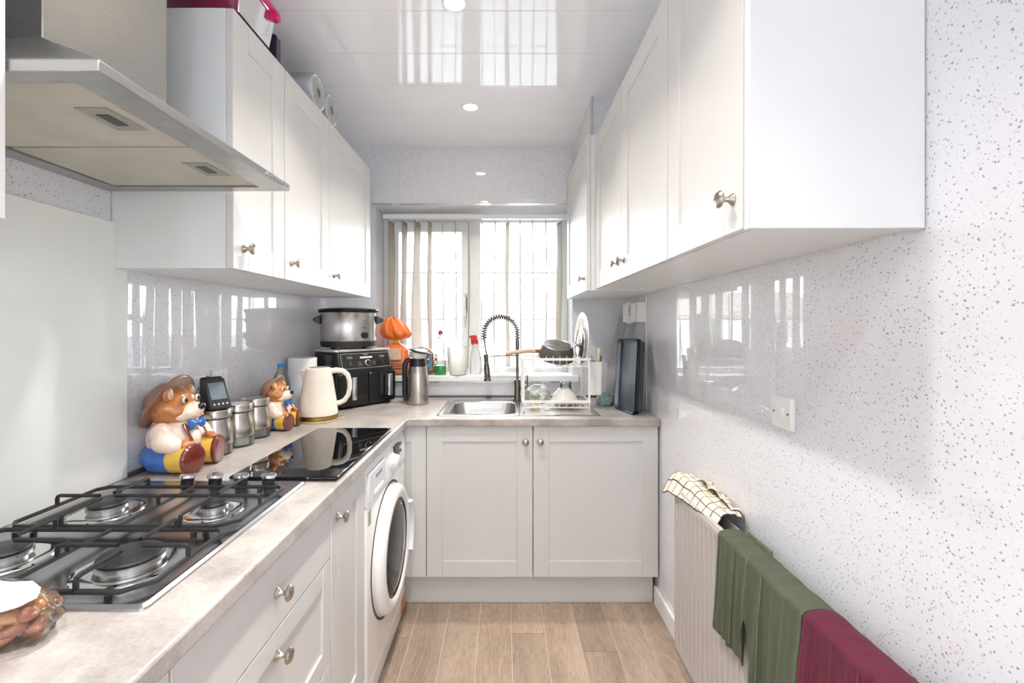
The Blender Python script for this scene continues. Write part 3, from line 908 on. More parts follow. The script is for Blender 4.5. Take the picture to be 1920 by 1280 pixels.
def bear(label, loc, rz, S):
    t = thing('bear_cookie_jar', label, 'cookie jar', loc, rz, 'ceramic bear cookie jars')
    K = Matrix.Scale(S, 4)
    def P(mb, name, m, parent=t, **kw):
        for k in ('remesh',):
            if k in kw: kw[k] *= S
        return mb.xf(K).build(name, m, parent, **kw)
    rx = lambda d: Matrix.Rotation(R(d), 3, 'X')
    # trousers with two stubby thighs
    tr = MB().ell((0, -.018, .050), (.098, .088, .066), zmin=-.75)
    tr.ell((0, .015, .070), (.060, .062, .036))
    for s in (-1, 1):
        tr.lathe([(0, -.05), (.035, -.045), (.045, -.02), (.046, .02), (.044, .058), (0, .058)], (s * .050, -.018, .047), 24, M=Matrix.Rotation(R(-s * 10), 3, 'Z') @ rx(-90))
    P(tr, 'trousers', B_blue, remesh=.0045, smooth_it=3)
    # boots and soles
    for s in (-1, 1):
        Mz = Matrix.Rotation(R(-s * 10), 3, 'Z') @ rx(-90)
        b = P(MB().lathe([(.040, -.012), (.0475, -.008), (.049, .002), (.047, .008), (.047, .042), (.046, .052), (0, .052)], (s * .056, .042, .050), 28, M=Mz, sy=1.0), 'boot', B_yel)
        P(MB().lathe([(.044, 0), (.0475, .003), (.048, .010), (.044, .015), (.030, .017), (0, .0172)], (s * .065, .092, .051), 28, M=Mz, sy=1.06), 'sole', B_sole, b)
    # shirt with sleeves
    sh = MB().ell((0, -.014, .112), (.086, .076, .076)).ell((0, .008, .105), (.062, .068, .056))
    sh.lathe([(0, .138), (.068, .140), (.064, .170), (.0, .170)], (0, -.010, 0), 28)
    for s in (-1, 1):
        sh.ell((s * .070, -.004, .136), (.036, .036, .038)).ell((s * .088, .018, .112), (.034, .040, .038)).ell((s * .080, .042, .098), (.030, .034, .028))
    P(sh, 'shirt', B_shirt, remesh=.0045, smooth_it=9)
    for s in (-1, 1):
        h = MB().ell((s * .066, .068, .096), (.022, .026, .019))
        for j in (-1, 0, 1): h.ell((s * (.054 + .0), .082 + .004 * j, .090 + .011 * j), (.012, .015, .0075))
        P(h, 'paw', B_fur, remesh=.003, smooth_it=2)
        P(MB().tube([(s * .034, .047, .160), (s * .040, .064, .140), (s * .042, .074, .118), (s * .040, .080, .102)], .008, 10, flat=(1, .4)), 'brace', B_sole)
    # bow tie
    bt = MB()
    for s in (-1, 1):
        bt.lathe([(.006, 0), (.012, .010), (.020, .026), (.019, .034), (0, .036)], (0, .068, .160), 18, sy=.6, M=Matrix.Rotation(R(s * 96), 3, 'Y'))
    bt.ell((0, .071, .160), (.010, .010, .010))
    P(bt, 'bow_tie', B_blue, remesh=.0035, smooth_it=2)
    # head is the lid
    hd = MB().ell((0, -.012, .214), (.078, .068, .055)).ell((0, .016, .202), (.068, .050, .040)).ell((0, .0, .240), (.056, .054, .038))
    hd.lathe([(0, .166), (.062, .167), (.068, .185), (0, .19)], (0, -.010, 0), 28)
    lid = P(hd, 'head', B_fur, remesh=.0045, smooth_it=4)
    mz = MB().ell((0, .044, .199), (.048, .040, .033)).ell((0, .030, .190), (.058, .040, .027)).ell((0, .062, .206), (.032, .027, .026))
    P(mz, 'muzzle', B_muz, lid, remesh=.0035, smooth_it=5)
    P(MB().ell((0, .0855, .2175), (.0155, .011, .0125)), 'nose', B_blk, lid)
    P(MB().tube([(-.034, .066, .190), (-.018, .079, .184), (0, .084, .187), (.018, .079, .184), (.034, .066, .190)], .0016, 8), 'mouth', pm('glazed_pink', '#d79a86', .2, coat=.6), lid)
    for s in (-1, 1):
        e = P(MB().ell((s * .031, .0480, .243), (.0105, .0085, .0115)), 'eye', B_wht, lid)
        P(MB().ell((s * .0313, .0515, .2425), (.0085, .0066, .0095)), 'pupil', B_blk, e)
        er = P(MB().ell((s * .052, .006, .262), (.024, .012, .026), Matrix.Rotation(R(s * 22), 3, 'Y')), 'ear', B_fur, lid)
        P(MB().ell((s * .053, .0145, .261), (.014, .006, .017), Matrix.Rotation(R(s * 22), 3, 'Y')), 'inner_ear', pm('glazed_ear', '#dcb9a2', .2, coat=.6), er)
    # hat tipped to the back of the head
    Mh = rx(58)
    def brim(u, v):
        a = 2 * math.pi * u; r = .055 + .052 * v
        z = .014 * (v ** 2) * (math.sin(a) ** 2) * 1.0 - .010 * v * math.sin(a * 2 + .5) * .4
        return Mh @ Vector((r * math.cos(a), r * math.sin(a), z)) + Vector((0, -.028, .226))
    br = MB().grid(brim, 48, 6)
    hat = P(br, 'hat_brim', B_hat, lid, solid=.005)
    cr = MB().lathe([(.070, -.012), (.071, .004), (.066, .030), (.056, .052), (.040, .060), (.018, .056), (0, .054)], (0, -.028, .226), 36, M=Mh)
    P(cr, 'hat_crown', B_hat, lid, smooth_it=1)
    return t


bear('large ceramic bear cookie jar in brown hat beside the gas hob', (-1.005, 1.40, ZW), -90, .88)
bear('small ceramic bear cookie jar between canisters and white kettle', (-.970, 1.95, ZW), -90, .70)

# ================================================================== CANISTERS
M_can = brushed('canister_steel', '#bdb7ae', .22, (30, 30, 1))
def canister(label, x, y, fill):
    t = thing('canister', label, 'canister', (x, y, ZW), 0, 'steel and glass canisters')
    MB().lathe([(.050, .0008), (.054, .004), (.0555, .02), (.0555, .046), (.0535, .046), (.0535, .008), (0, .006)], n=40).build('glass_base', M_tum, t)
    MB().lathe([(.052, .009), (.0525, .034), (.04, .037), (0, .036)], n=32).build('contents', fill, t)
    MB().lathe([(.0568, .038), (.0572, .046), (.0568, .075), (.052, .098), (.0475, .114), (.047, .124), (.045, .124), (.045, .11), (.053, .07), (.0545, .038)], n=40, cap=False).build('steel_sleeve', M_can, t)
    MB().lathe([(.0475, .122), (.0475, .1255), (0, .1255)], n=36).build('seal', M_blk, t)
    MB().lathe([(.049, .1258), (.0515, .128), (.0515, .149), (.049, .153), (0, .1535)], n=40).build('lid', M_can, t)
canister('steel canister closest to large bear, partly hidden behind it', -.990, 1.556, pm('tea_leaves', '#6b4a33', .9, var=.4, scale=200))
canister('middle steel canister with white sugar showing in glass base', -.980, 1.672, pm('white_sugar', '#efece4', .8, var=.05, scale=200))
canister('steel canister next to the small bear, dark contents in base', -.985, 1.802, pm('ground_coffee', '#8a6d57', .9, var=.3, scale=200))

# ---- energy display on its stand
t = thing('energy_display', 'black energy display with small grey screen standing on a canister', 'display', (-.990, 1.558, ZW + .154), 60)
MB().loft([[Vector((x, -.036, 0.0003)), Vector((x, .034, 0.0003)), Vector((x, .034, .108)), Vector((x, .014, .108))] for x in (-.034, .034)]).build('stand', M_blk, t, bevel=.006)
Ms = Matrix.Translation((0, -.040, .004)) @ Matrix.Rotation(R(-27), 4, 'X') @ Matrix.Scale(.95, 4)
b = MB().box(-.037, .037, -.004, .010, 0, .115).xf(Ms).build('case', pm('dark_grey_plastic', '#2c2d31', .35, var=.1), t, bevel=.004)
MB().box(-.027, .027, -.0052, -.002, .034, .098).xf(Ms).build('screen', pm('lcd_grey', '#7e8b96', .25, var=.12, scale=120), b)
for i in range(4):
    MB().lathe([(0, -.002), (.003, -.002), (.003, .001)], (0, 0, 0), 12, M=Matrix.Rotation(R(-90), 3, 'X')).xf(Ms @ Matrix.Translation((-.022 + .0145 * i, -.0045, .016))).build('button', M_plast, b)

# ================================================================== SOCKETS AND SWITCHES
def plate(mb, w, h, x):  # plate lying in the yz plane facing +x (built about the origin)
    return mb
t = thing('wall_socket', 'single white wall socket left of the small bear', 'socket', (XL + .001, 1.735, 1.138), 90, 'wall sockets')
MB().box(-.043, .043, -.009, 0, -.043, .043).build('face_plate', M_plast, t, bevel=.003, seg=3)
for x, z, a, b in ((0, .012, .004, .008), (-.011, -.012, .008, .004), (.011, -.012, .008, .004)):
    MB().box(x - a / 2, x + a / 2, -.0095, -.008, z - b / 2, z + b / 2).build('pin_hole', M_blk, t)
MB().box(.014, .026, -.0125, -.008, .016, .034).build('rocker', M_plast, t, bevel=.001)
t = thing('wall_socket', 'double white wall socket behind the large bear', 'socket', (XL + .001, 1.572, 1.125), 90, 'wall sockets')
MB().box(-.073, .073, -.009, 0, -.043, .043).build('face_plate', M_plast, t, bevel=.003, seg=3)
for dx in (-.036, .036):
    for x, z, a, b in ((0, .0, .004, .008), (-.011, -.02, .008, .004), (.011, -.02, .008, .004)):
        MB().box(dx + x - a / 2, dx + x + a / 2, -.0095, -.008, z - b / 2, z + b / 2).build('pin_hole', M_blk, t)
    MB().box(dx - .006, dx + .006, -.0125, -.008, .016, .034).build('rocker', M_plast, t, bevel=.001)
t = thing('plug', 'slim black charger plug standing up from the double socket', 'plug', (XL + .011, 1.628, 1.10), 90)
MB().box(-.016, .016, -.022, 0, -.018, .02).build('plug_body', M_blk, t, bevel=.004)
MB().tube([(0, -.016, .02), (0, -.019, .045), (0, -.019, .062), (0, -.018, .068)], [.0085, .0085, .007, .004], 12).build('strain_relief', M_blk, t)

t = thing('fused_switch', 'white fused switch on speckled wall above the radiator', 'switch', (XR - .001, 1.203, 1.118), -90)
MB().loft([rrect(0, 0, .088, .088, .006, .0), rrect(0, 0, .088, .088, .006, .006), rrect(0, 0, .080, .080, .005, .0105)]).xf(Matrix.Rotation(R(90), 4, 'X')).build('face_plate', M_plast, t, angle=30)
MB().box(-.016, -.003, -.0145, -.009, -.012, .012).build('fuse_holder', M_plast, t, bevel=.001)
MB().box(.002, .017, -.0165, -.009, -.013, .013).build('rocker', M_plast, t, bevel=.002)
for x in (-.03, .03):
    MB().lathe([(0, 0), (.003, 0), (.003, .002), (0, .002)], (x, -.0095, 0), 12, M=Matrix.Rotation(R(90), 3, 'X')).build('screw', pm('screw_grey', '#6b6b6b', .4, 1), t)

# ================================================================== LEFT WORKTOP THINGS
# ---- kettle
t = thing('kettle', 'cream electric kettle with embossed diamonds and gold base ring', 'kettle', (-.862, 2.112, ZW), 18)
M_kt = pm('cream_plastic', '#efe6d8', .32, var=.015)
M_gold = pm('brushed_gold', '#a98f45', .3, 1, var=.1)
MB().lathe([(.084, .0005), (.0865, .003), (.0865, .009), (.07, .0095), (0, .0095)], n=48).build('power_base', pm('cream_base', '#d9cfae', .4), t)
MB().lathe([(.080, .010), (.0875, .011), (.0875, .028), (.08, .029), (0, .029)], n=56).build('gold_ring', M_gold, t)
def kbody(u, v):
    a = 2 * math.pi * u; z = .030 + .205 * v
    r = .0855 - .0275 * v - .004 * math.sin(v * math.pi) * (v - .5)
    da = (a - R(270) + R(18) + math.pi) % (2 * math.pi) - math.pi
    hh = abs(abs(da) * r * 1.0 % 10); k = (abs(da) * r + abs(z - .125)) / .0135
    fr_ = k - math.floor(k)
    r += .0026 * (1 - abs(2 * fr_ - 1)) * sm(0, .06, v) * (1 - sm(.80, .9, v))
    return Vector((r * math.cos(a), r * math.sin(a), z))
MB().grid(kbody, 200, 84).build('body', M_kt, t, angle=80)
MB().lathe([(.0582, .2345), (.0565, .241), (.050, .2445), (.02, .2455), (0, .2455)], n=40).build('lid', M_kt, t)
MB().lathe([(.040, .2452), (.037, .2475), (0, .2475)], n=32).build('lid_disc', pm('lid_taupe', '#a08c7c', .4), t)
sp = MB(); sp.loft([[Vector((-.050 + dx * 0, -.020 * k, z)), Vector((-.062 - dx, 0, z)), Vector((-.050, .020 * k, z)), Vector((-.03, 0, z))] for z, dx, k in ((.165, .0, .5), (.20, .012, .9), (.236, .030, 1.1))])
sp.build('spout', M_kt, t, bevel=.003)
hp = [(.050, .226), (.078, .231), (.108, .226), (.128, .208), (.137, .180), (.138, .145), (.131, .112), (.115, .088), (.094, .078), (.072, .076)]
MB().tube([(x, 0, z) for x, z in hp], [.016, .0155, .0145, .0135, .013, .013, .013, .0135, .014, .014], 14, flat=(1.0, .85)).build('handle', M_kt, t)
MB().tube([(.080, 0, .006), (.095, .004, .004), (.108, .012, .004), (.112, .03, .004)], .0035, 8).build('cable', pm('pale_yellow_cable', '#d8cf8e', .5), t)

# ---- kitchen roll and water bottle
t = thing('kitchen_roll', 'upright white kitchen roll behind the kettle', 'paper roll', (-1.005, 2.27, ZW))
MB().lathe([(.020, .0008), (.066, .0008), (.067, .004), (.067, .276), (.066, .28), (.020, .28)], n=48, cap=False).build('paper', pm('white_paper', '#eceff2', .9, var=.02, bump=.2, scale=90), t)
MB().lathe([(.0195, .001), (.0195, .279), (.018, .279), (.018, .001)], n=24, cap=False).build('core', pm('card_core', '#b59a7c', .9), t)
t = thing('water_bottle', 'clear plastic water bottle with blue cap behind small bear', 'bottle', (-1.022, 2.085, ZW))
MB().lathe([(.036, .001), (.040, .006), (.041, .05), (.039, .07), (.041, .09), (.041, .15), (.038, .19), (.024, .222), (.0135, .238), (.0135, .252)], n=32, cap=False).build('bottle_wall', M_clear, t)
MB().lathe([(.0418, .095), (.0418, .145)], n=32, cap=False).build('paper_label', pm('bottle_label', '#7fa6b5', .5, var=.2), t)
MB().lathe([(.0155, .248), (.0155, .262), (.0145, .264), (0, .264)], n=24).build('cap', pm('blue_cap', '#1c93c8', .35), t)

# ---- air fryer standing across the corner
t = thing('air_fryer', 'black dual-drawer air fryer with chrome handles standing across the corner', 'air fryer', (-.745, 2.497, ZW), 53.13)
AW, AD, AH = .37, .25, .312    # front edge at y = 0, x from -AW/2
def fsec(z, front, inset, r=.03):
    return rrect(0, (AD - inset + front) / 2, AW - 2 * inset, AD - inset - front, r, z)
MB().loft([fsec(.0006, .016, .012), fsec(.012, .006, .004), fsec(.06, .0, .0), fsec(.19, .0, .0), fsec(.205, .004, .001), fsec(.292, .030, .004), fsec(.3, .034, .006)]).build('body', M_blk, t, angle=50)
MB().loft([fsec(.300, .028, .0), fsec(.309, .028, .0), fsec(.3118, .031, .003)]).build('top_rim', pm('silver_rim', '#d9d8d2', .3, .6), t, angle=30)
# sloping control panel
Mp = Matrix.Translation((0, -.0005 + .004, .205)) @ Matrix.Rotation(R(-16.6), 4, 'X')
cp = MB().box(-.158, .158, -.002, .003, .004, .088).xf(Mp).build('control_panel', pm('panel_black', '#1d1e20', .2, var=.1), t, bevel=.001)
M_sil = pm('silver_print', '#c9c7c0', .35, .5)
for a in ((-.158, .158, .004, .006), (-.158, .158, .086, .088), (-.158, -.156, .004, .088), (.156, .158, .004, .088)):
    MB().box(a[0], a[1], -.0032, -.0015, a[2], a[3]).xf(Mp).build('silver_line', M_sil, cp)
for x in (-.105, .105):
    MB().box(x - .017, x + .017, -.003, -.001, .058, .072).xf(Mp).build('display', pm('dim_display', '#6d6e6d', .3, var=.1), cp)
    for k in range(3): MB().box(x - .006, x + .006, -.0026, -.001, .026 + .009 * k, .0275 + .009 * k).xf(Mp).build('print_mark', pm('grey_print', '#8a8a88', .4), cp)
MB().box(-.040, .040, -.0035, -.001, .058, .068).xf(Mp).build('button_bar', pm('ivory_bar', '#e6e2d2', .3), cp, bevel=.0015)
for x in (-.045, .045):
    for k in range(3): MB().box(x - .012, x + .012, -.0026, -.001, .020 + .009 * k, .022 + .009 * k).xf(Mp).build('print_mark', MATS['grey_print'], cp)
dl = MB().lathe([(.0185, 0), (.0185, .010), (.0150, .012), (.0150, .0), ], n=32, cap=False, M=Matrix.Rotation(R(90), 3, 'X')).xf(Mp @ Matrix.Translation((0, -.002, .030))).build('dial_ring', M_chrome, cp)
MB().lathe([(.0148, 0), (.0148, .010), (0, .0105)], n=28, M=Matrix.Rotation(R(90), 3, 'X')).xf(Mp @ Matrix.Translation((0, -.002, .030))).build('dial', M_blk, cp)
lg = put('brand_lettering', text_mesh('NINJA', .0105, M_sil), cp); lg.matrix_basis = Mp @ Matrix.Translation((0, -.0026, .0795)) @ Matrix.Rotation(R(90), 4, 'X')
for s in (-1, 1):
    x = s * .093
    d = MB().loft([rrect(x, .10, .176, .168, .014, 0), rrect(x, .10, .178, .17, .014, .008), rrect(x, .10, .172, .164, .012, .011)]).xf(Matrix.Rotation(R(90), 4, 'X') @ Matrix.Translation((0, 0, -.002))).build('drawer', pm('drawer_black', '#141517', .22, var=.1), t, angle=30)
    hx_ = s * .115
    MB().loft([rrect(hx_, -.030, .030, .042, .012, z, 4) for z in (.05, .055, .165, .17)]).build('handle', M_chrome, d, bevel=.003, angle=50)
    MB().box(hx_ - .012, hx_ + .012, -.012, .0, .06, .16).build('handle_bridge', M_blk, d)
for k in range(8):
    w = (.05, .05, .034, .03, .05, .044, .05, .04)[k]
    MB().box(-AW / 2 - .0012, -AW / 2 + .0005, .09 - w / 2 * 1.3, .09 + w / 2 * 1.3, .275 - .012 * k, .279 - .012 * k).build('printed_line', pm('grey_print', '#8a8a88', .4), t)

# ---- slow cooker on the air fryer
t = thing('slow_cooker', 'oval steel slow cooker with black lid on top of air fryer', 'slow cooker', (-.875, 2.565, ZW + .3122), 20)
oy = .78
for a in (45, 135, 225, 315):
    MB().lathe([(.012, 0), (.014, .010), (0, .010)], (.115 * math.cos(R(a)), .085 * math.sin(R(a)), .0003), 14).build('foot', M_blk, t)
MB().lathe([(.120, .008), (.142, .010), (.150, .020), (.150, .042), (.14, .044), (0, .044)], n=56, sy=oy).build('base', pm('slate_plastic', '#2a2c31', .35, var=.1), t)
MB().lathe([(.1485, .043), (.1495, .046), (.1500, .12), (.1525, .196), (.1545, .199), (.147, .200), (.145, .12), (.14, .046)], n=64, sy=oy, cap=False).build('body', M_steel, t)
MB().lathe([(.12, .10), (.150, .198), (.160, .2005), (.162, .206), (.158, .210), (.145, .210), (0, .211)], n=64, sy=oy).build('crock_rim', M_blk, t)
MB().lathe([(.163, .2105), (.165, .214), (.162, .219), (.150, .222), (.10, .2285), (.04, .231), (0, .2315)], n=64, sy=oy).build('lid', pm('smoked_lid', '#101318', .08, spec=.7), t)
for s in (-1, 1):
    MB().loft([rrect(0, 0, w, h, .006, z) for w, h, z in ((.052, .048, 0), (.056, .040, .015), (.062, .018, .034), (.058, .012, .038))]).xf(
        Matrix.Translation((s * .148, 0, .160)) @ Matrix.Rotation(R(s * 90), 4, 'Y') @ Matrix.Rotation(R(90), 4, 'Z')).build('handle', pm('slate_plastic', '#2a2c31', .35), t, bevel=.003)
ka = R(-58)
kx, ky = .150 * math.cos(ka), .150 * oy * math.sin(ka)
nrm = Matrix.Rotation(ka - R(8), 4, 'Z') @ Matrix.Rotation(R(90), 4, 'Y')
MB().lathe([(.019, -.002), (.019, .006), (.016, .016), (.0, .018)], n=28).xf(Matrix.Translation((kx, ky, .075)) @ nrm).build('control_knob', M_blk, t)
MB().lathe([(.006, -.002), (.006, .002), (0, .003)], n=16).xf(Matrix.Translation((kx, ky, .117)) @ nrm).build('indicator_light', pm('red_indicator', '#9c2b22', .3), t)
MB().lathe([(.011, -.001), (.011, .0012), (.009, .0012), (.009, -.001)], n=20, cap=False).xf(Matrix.Translation((kx, ky, .147)) @ nrm).build('printed_emblem', pm('emblem_grey', '#6c6a66', .4), t)

# ---- vacuum flask
t = thing('vacuum_flask', 'steel vacuum flask with black collar and pouring lid', 'flask', (-.485, 2.565, ZW), 0)
MB().lathe([(.058, .0006), (.0605, .004), (.0605, .012), (.0600, .05), (.0585, .15), (.052, .195), (.046, .212), (0, .213)], n=48).build('body', brushed('flask_steel', '#b9b3aa', .26, (30, 30, 1)), t)
MB().lathe([(.047, .2125), (.046, .225), (.041, .250), (.040, .256), (0, .256)], n=40).build('collar', M_blk, t)
MB().lathe([(.041, .2565), (.045, .266), (.048, .284), (.044, .290), (0, .292)], n=40, M=Matrix.Rotation(R(9), 3, 'Y')).xf(Matrix.Translation((-.044, 0, .004))).build('stopper', pm('pale_stopper', '#d5d4cf', .3, .3), t)
MB().lathe([(.050, .291), (.055, .295), (.053, .300), (.03, .306), (0, .307)], n=40, M=Matrix.Rotation(R(13), 3, 'Y')).xf(Matrix.Translation((-.064, 0, .009))).build('lid_plate', M_blk, t)
MB().tube([(.04, 0, .288), (.06, 0, .283), (.078, 0, .277)], [.012, .010, .006], 10, flat=(1.3, .5)).build('thumb_lever', M_blk, t)
MB().tube([(-.040, 0, .245), (-.062, -.004, .243), (-.072, -.006, .222), (-.073, -.006, .17), (-.073, -.006, .06), (-.068, -.005, .03), (-.052, -.003, .018)], [.012, .012, .0125, .012, .012, .012, .010], 12, flat=(1.0, 1.2)).build('handle', M_blk, t)

# ================================================================== THINGS ON THE WINDOW SILL
ZS = WZ0 + .0045
# orange bread bag
t = thing('bread_bag', 'orange plastic bread bag twisted shut with yellow tag on sill', 'bag', (-.675, 2.822, ZS))
M_or = pm('orange_film', '#ea7630', .3, var=.12, scale=18, sss=.0, coat=.3)
def loaf(u, v):
    a = 2 * math.pi * u
    prof = [(0, .93), (.12, 1.0), (.55, 1.0), (.75, .93), (.88, .62), (.96, .26), (1, .12)]
    k = 1
    for (p0, k0), (p1, k1) in zip(prof, prof[1:]):
        if p0 <= v <= p1: k = k0 + (k1 - k0) * sm(p0, p1, v)
    c, s_ = math.cos(a), math.sin(a)
    e = .45
    x = .088 * math.copysign(abs(c) ** e, c) * k; y_ = .050 * math.copysign(abs(s_) ** e, s_) * k
    wr = .004 * nz(a * 4, v * 6) + .006 * sm(.7, .95, v) * math.sin(a * 14)
    return Vector((x * (1 + wr * 8) + .010 * sm(.5, 1, v), y_ * (1 + wr * 8), .001 + .20 * v))
MB().grid(loaf, 96, 30).build('bag_body', M_or, t, angle=80)
def knot(u, v):
    a = 2 * math.pi * u
    r = [.012, .030, .066, .081, .079, .058, .02][0]
    rad = .0125 + .072 * math.sin(math.pi * v ** .72) ** .72 * (1 - .1 * v) if v < 1 else .0125
    pl = 1 + (.06 * math.sin(a * 9 + 3 * v) + .03 * math.sin(a * 17)) * (1 - .5 * v) + .10 * nz(math.cos(a) * 2, math.sin(a) * 2, v * 3)
    z = .212 + .140 * v
    off = -.030 * v
    return Vector((rad * pl * math.cos(a) * 1.12 + .010 + off, rad * pl * math.sin(a) * .62, z + .006 * math.sin(a * 7) * v))
kb = MB().grid(knot, 120, 24)
kb.build('bag_top', M_or, t, angle=80, solid=.001)
MB().lathe([(0, .195), (.017, .196), (.019, .205), (.017, .216), (0, .217)], (.010, 0, 0), 24).build('yellow_tag', pm('yellow_tape', '#e8c23c', .4), t)
MB().box(-.045, .047, -.056, -.053, .095, .165).build('paper_label', pm('bread_label', '#e7c9ad', .5, var=.25, scale=55), t, bevel=.001)
MB().box(-.0885, .089, -.054, .0525, .0015, .035).build('tray_band', pm('brown_card', '#a97b52', .7), t, bevel=.01)
for k in range(3):
    MB().box(-.087, .087, -.0555, -.05, .045 + .014 * k, .051 + .014 * k).build('printed_band', pm('silver_film', '#d9cdc6', .2, .6), t, bevel=.002)

# clear bag of rolls
t = thing('bread_roll_bag', 'clear bag of brown rolls on sill behind the flask', 'bag', (-.505, 2.832, ZS))
M_bun = pm('brown_bun', '#b4763b', .6, var=.25, scale=25)
bun = MB().ell((0, 0, 0), (.045, .038, .026)).mesh('bread_roll', M_bun)
for dx, dz in ((-.032, .027), (.034, .027), (.0, .076), (-.02, .120), (.02, .123)):
    put('bread_roll', bun, t, (dx, 0.004 * (dx > 0), dz))
def rb(u, v):
    a = 2 * math.pi * u
    r = .068 * math.sqrt(max(0, 1 - max(0, (v - .62) / .38) ** 2)) * (.93 + .07 * sm(0, .1, v)) + .001
    wr = 1 + .05 * nz(math.cos(a) * 4, math.sin(a) * 4, v * 9)
    return Vector((r * wr * math.cos(a), r * .62 * wr * math.sin(a), .0008 + .172 * v))
MB().grid(rb, 64, 26).build('clear_wrap', M_wrap, t, angle=80)
MB().box(.045, .062, -.048, -.044, .03, .12).build('print_panel', pm('blue_print', '#5c8ca6', .4), t)

# washing up liquid
t = thing('washing_up_liquid', 'clear bottle of green washing up liquid with red cap on sill', 'bottle', (-.395, 2.808, ZS))
MB().lathe([(.033, .0006), (.036, .004), (.036, .05), (.032, .058), (0, .0585)], n=36, sy=.62).build('green_liquid', pm('green_liquid', '#12b04c', .08, var=.06, coat=.5), t)
MB().lathe([(.0345, .0004), (.0375, .004), (.0378, .06), (.033, .11), (.029, .15), (.024, .19), (.013, .212), (.012, .222)], n=36, sy=.64, cap=False).build('bottle_wall', M_clear, t)
lb = MB().lathe([(0, 0), (.024, 0), (.024, .001), (0, .001)], n=32, sx=.45, sy=1.5, M=Matrix.Rotation(R(90), 3, 'X')).xf(Matrix.Translation((-.022, -.0225, .095))).build('oval_label', pm('label_green_rim', '#2f7f4f', .4), t)
MB().lathe([(0, 0), (.019, 0), (.019, .001), (0, .001)], n=28, sx=.45, sy=1.45, M=Matrix.Rotation(R(90), 3, 'X')).xf(Matrix.Translation((-.022, -.0237, .095))).build('label_field', B_wht, lb)
MB().box(-.029, -.015, -.0255, -.0240, .088, .104).build('label_mark', pm('label_red', '#c23438', .4), lb)
MB().lathe([(.014, .221), (.014, .236), (.008, .240), (.006, .252), (0, .253)], n=20).build('collar', pm('clear_white_cap', '#e9eef0', .3), t)
MB().lathe([(.0125, .250), (.014, .254), (.012, .266), (.006, .275), (0, .276)], n=20, sx=1.1).xf(Matrix.Translation((0.003, 0, 0))).build('red_cap', pm('red_cap_plastic', '#b3202a', .35), t)

# white tub
t = thing('plastic_tub', 'milky white plastic tub on the sill between the two bottles', 'tub', (-.284, 2.812, ZS))
MB().lathe([(.048, .0006), (.052, .003), (.0515, .004)], n=40).build('tub_foot', pm('grey_foot', '#a79f95', .5), t)
MB().lathe([(0, .0042), (.051, .0042), (.057, .03), (.064, .09), (.070, .165), (.0725, .168), (.0718, .170)], n=48, cap=False).build('tub_wall', M_milk, t)

# spray bottle
t = thing('spray_bottle', 'clear trigger spray bottle with red and white head on sill', 'bottle', (-.178, 2.842, ZS))
MB().lathe([(.031, .0006), (.034, .004), (.034, .10), (.030, .13), (.017, .165), (.0135, .185), (.0135, .195)], n=32, sy=.7, cap=False).build('bottle_wall', M_clear, t)
MB().cyl((0, 0, .02), (0, 0, .19), .0025, n=8).build('dip_tube', M_plast, t)
MB().lathe([(.017, .190), (.017, .212), (.012, .216), (0, .216)], n=24).build('collar', pm('red_trigger', '#c4222b', .35), t)
sh = MB().box(-.030, .008, -.009, .009, .214, .244); sh.build('spray_head', MATS['red_trigger'], t, bevel=.005)
MB().box(.0085, .030, -.008, .008, .216, .243).build('head_cover', M_plast, t, bevel=.006)
MB().tube([(-.020, 0, .214), (-.024, 0, .205), (-.022, 0, .192), (-.016, 0, .182)], [.006, .006, .005, .004], 8).build('trigger', MATS['red_trigger'], t)
MB().cyl((-.030, 0, .234), (-.038, 0, .234), .007, n=16).build('nozzle', MATS['red_trigger'], t)

# ================================================================== SINK, TAP
t = thing('sink', 'stainless steel inset sink with ribbed drainer under the window', 'sink', (.07, 2.46, ZW))
SX0, SX1, SY0, SY1 = -.329, .474, 2.209, 2.709
BX, BY, BW, BD = -.1075, 2.43, .336, .352
z1 = ZW + .0045
# bowl half of the rim: from its outline to the bowl mouth, then down into the bowl
outer = rrect((SX0 + .078) / 2, (SY0 + SY1) / 2, .078 - SX0, SY1 - SY0, .018, ZW + .0004, 8)
def ring(dx, z, r=.018): return rrect((SX0 + .078) / 2, (SY0 + SY1) / 2, .078 - SX0 - 2 * dx, SY1 - SY0 - 2 * dx, r, z, 8)
mb = MB()
mb.loft([outer, ring(.001, ZW + .003), ring(.006, z1), ring(.012, z1 - .001), rrect(BX, BY, BW + .006, BD + .006, .06, z1 - .002, 8), rrect(BX, BY, BW, BD, .06, z1 - .005, 8)], False, False)
mb.build('rim', M_sink, t, W=True, angle=60)
MB().loft([rrect(BX, BY, BW, BD, .06, z1 - .005, 8), rrect(BX, BY, BW - .008, BD - .008, .06, ZW - .02, 8), rrect(BX, BY, BW - .03, BD - .03, .06, ZW - .135, 8), rrect(BX, BY, BW - .07, BD - .07, .05, ZW - .15, 8), rrect(BX, BY, .08, .08, .039, ZW - .155, 8)], False, True).build('bowl', M_sink, t, W=True, angle=60)
MB().lathe([(.042, .0005), (.040, .003), (.034, .003), (.03, .0), (0, -.001)], (BX, BY, ZW - .1545), 32).build('waste', M_chrome, t, W=True)
def drain(u, v):
    x = .079 + (SX1 - .079) * u; y_ = SY0 + (SY1 - SY0) * v
    ex = min((SX1 - x), 1) ; ey = min(y_ - SY0, SY1 - y_)
    e = min(ex, ey)
    z = z1 - .0041 * (1 - sm(0, .006, e)) - .006 * sm(.02, .045, min(e, x - .079 + .01))
    if .035 < ey and .05 < ex and x > .12:
        z += .0028 * max(0, math.sin((y_ - SY0) / .036 * 2 * math.pi)) * sm(.05, .07, ex) * sm(.12, .14, x)
    return Vector((x, y_, z))
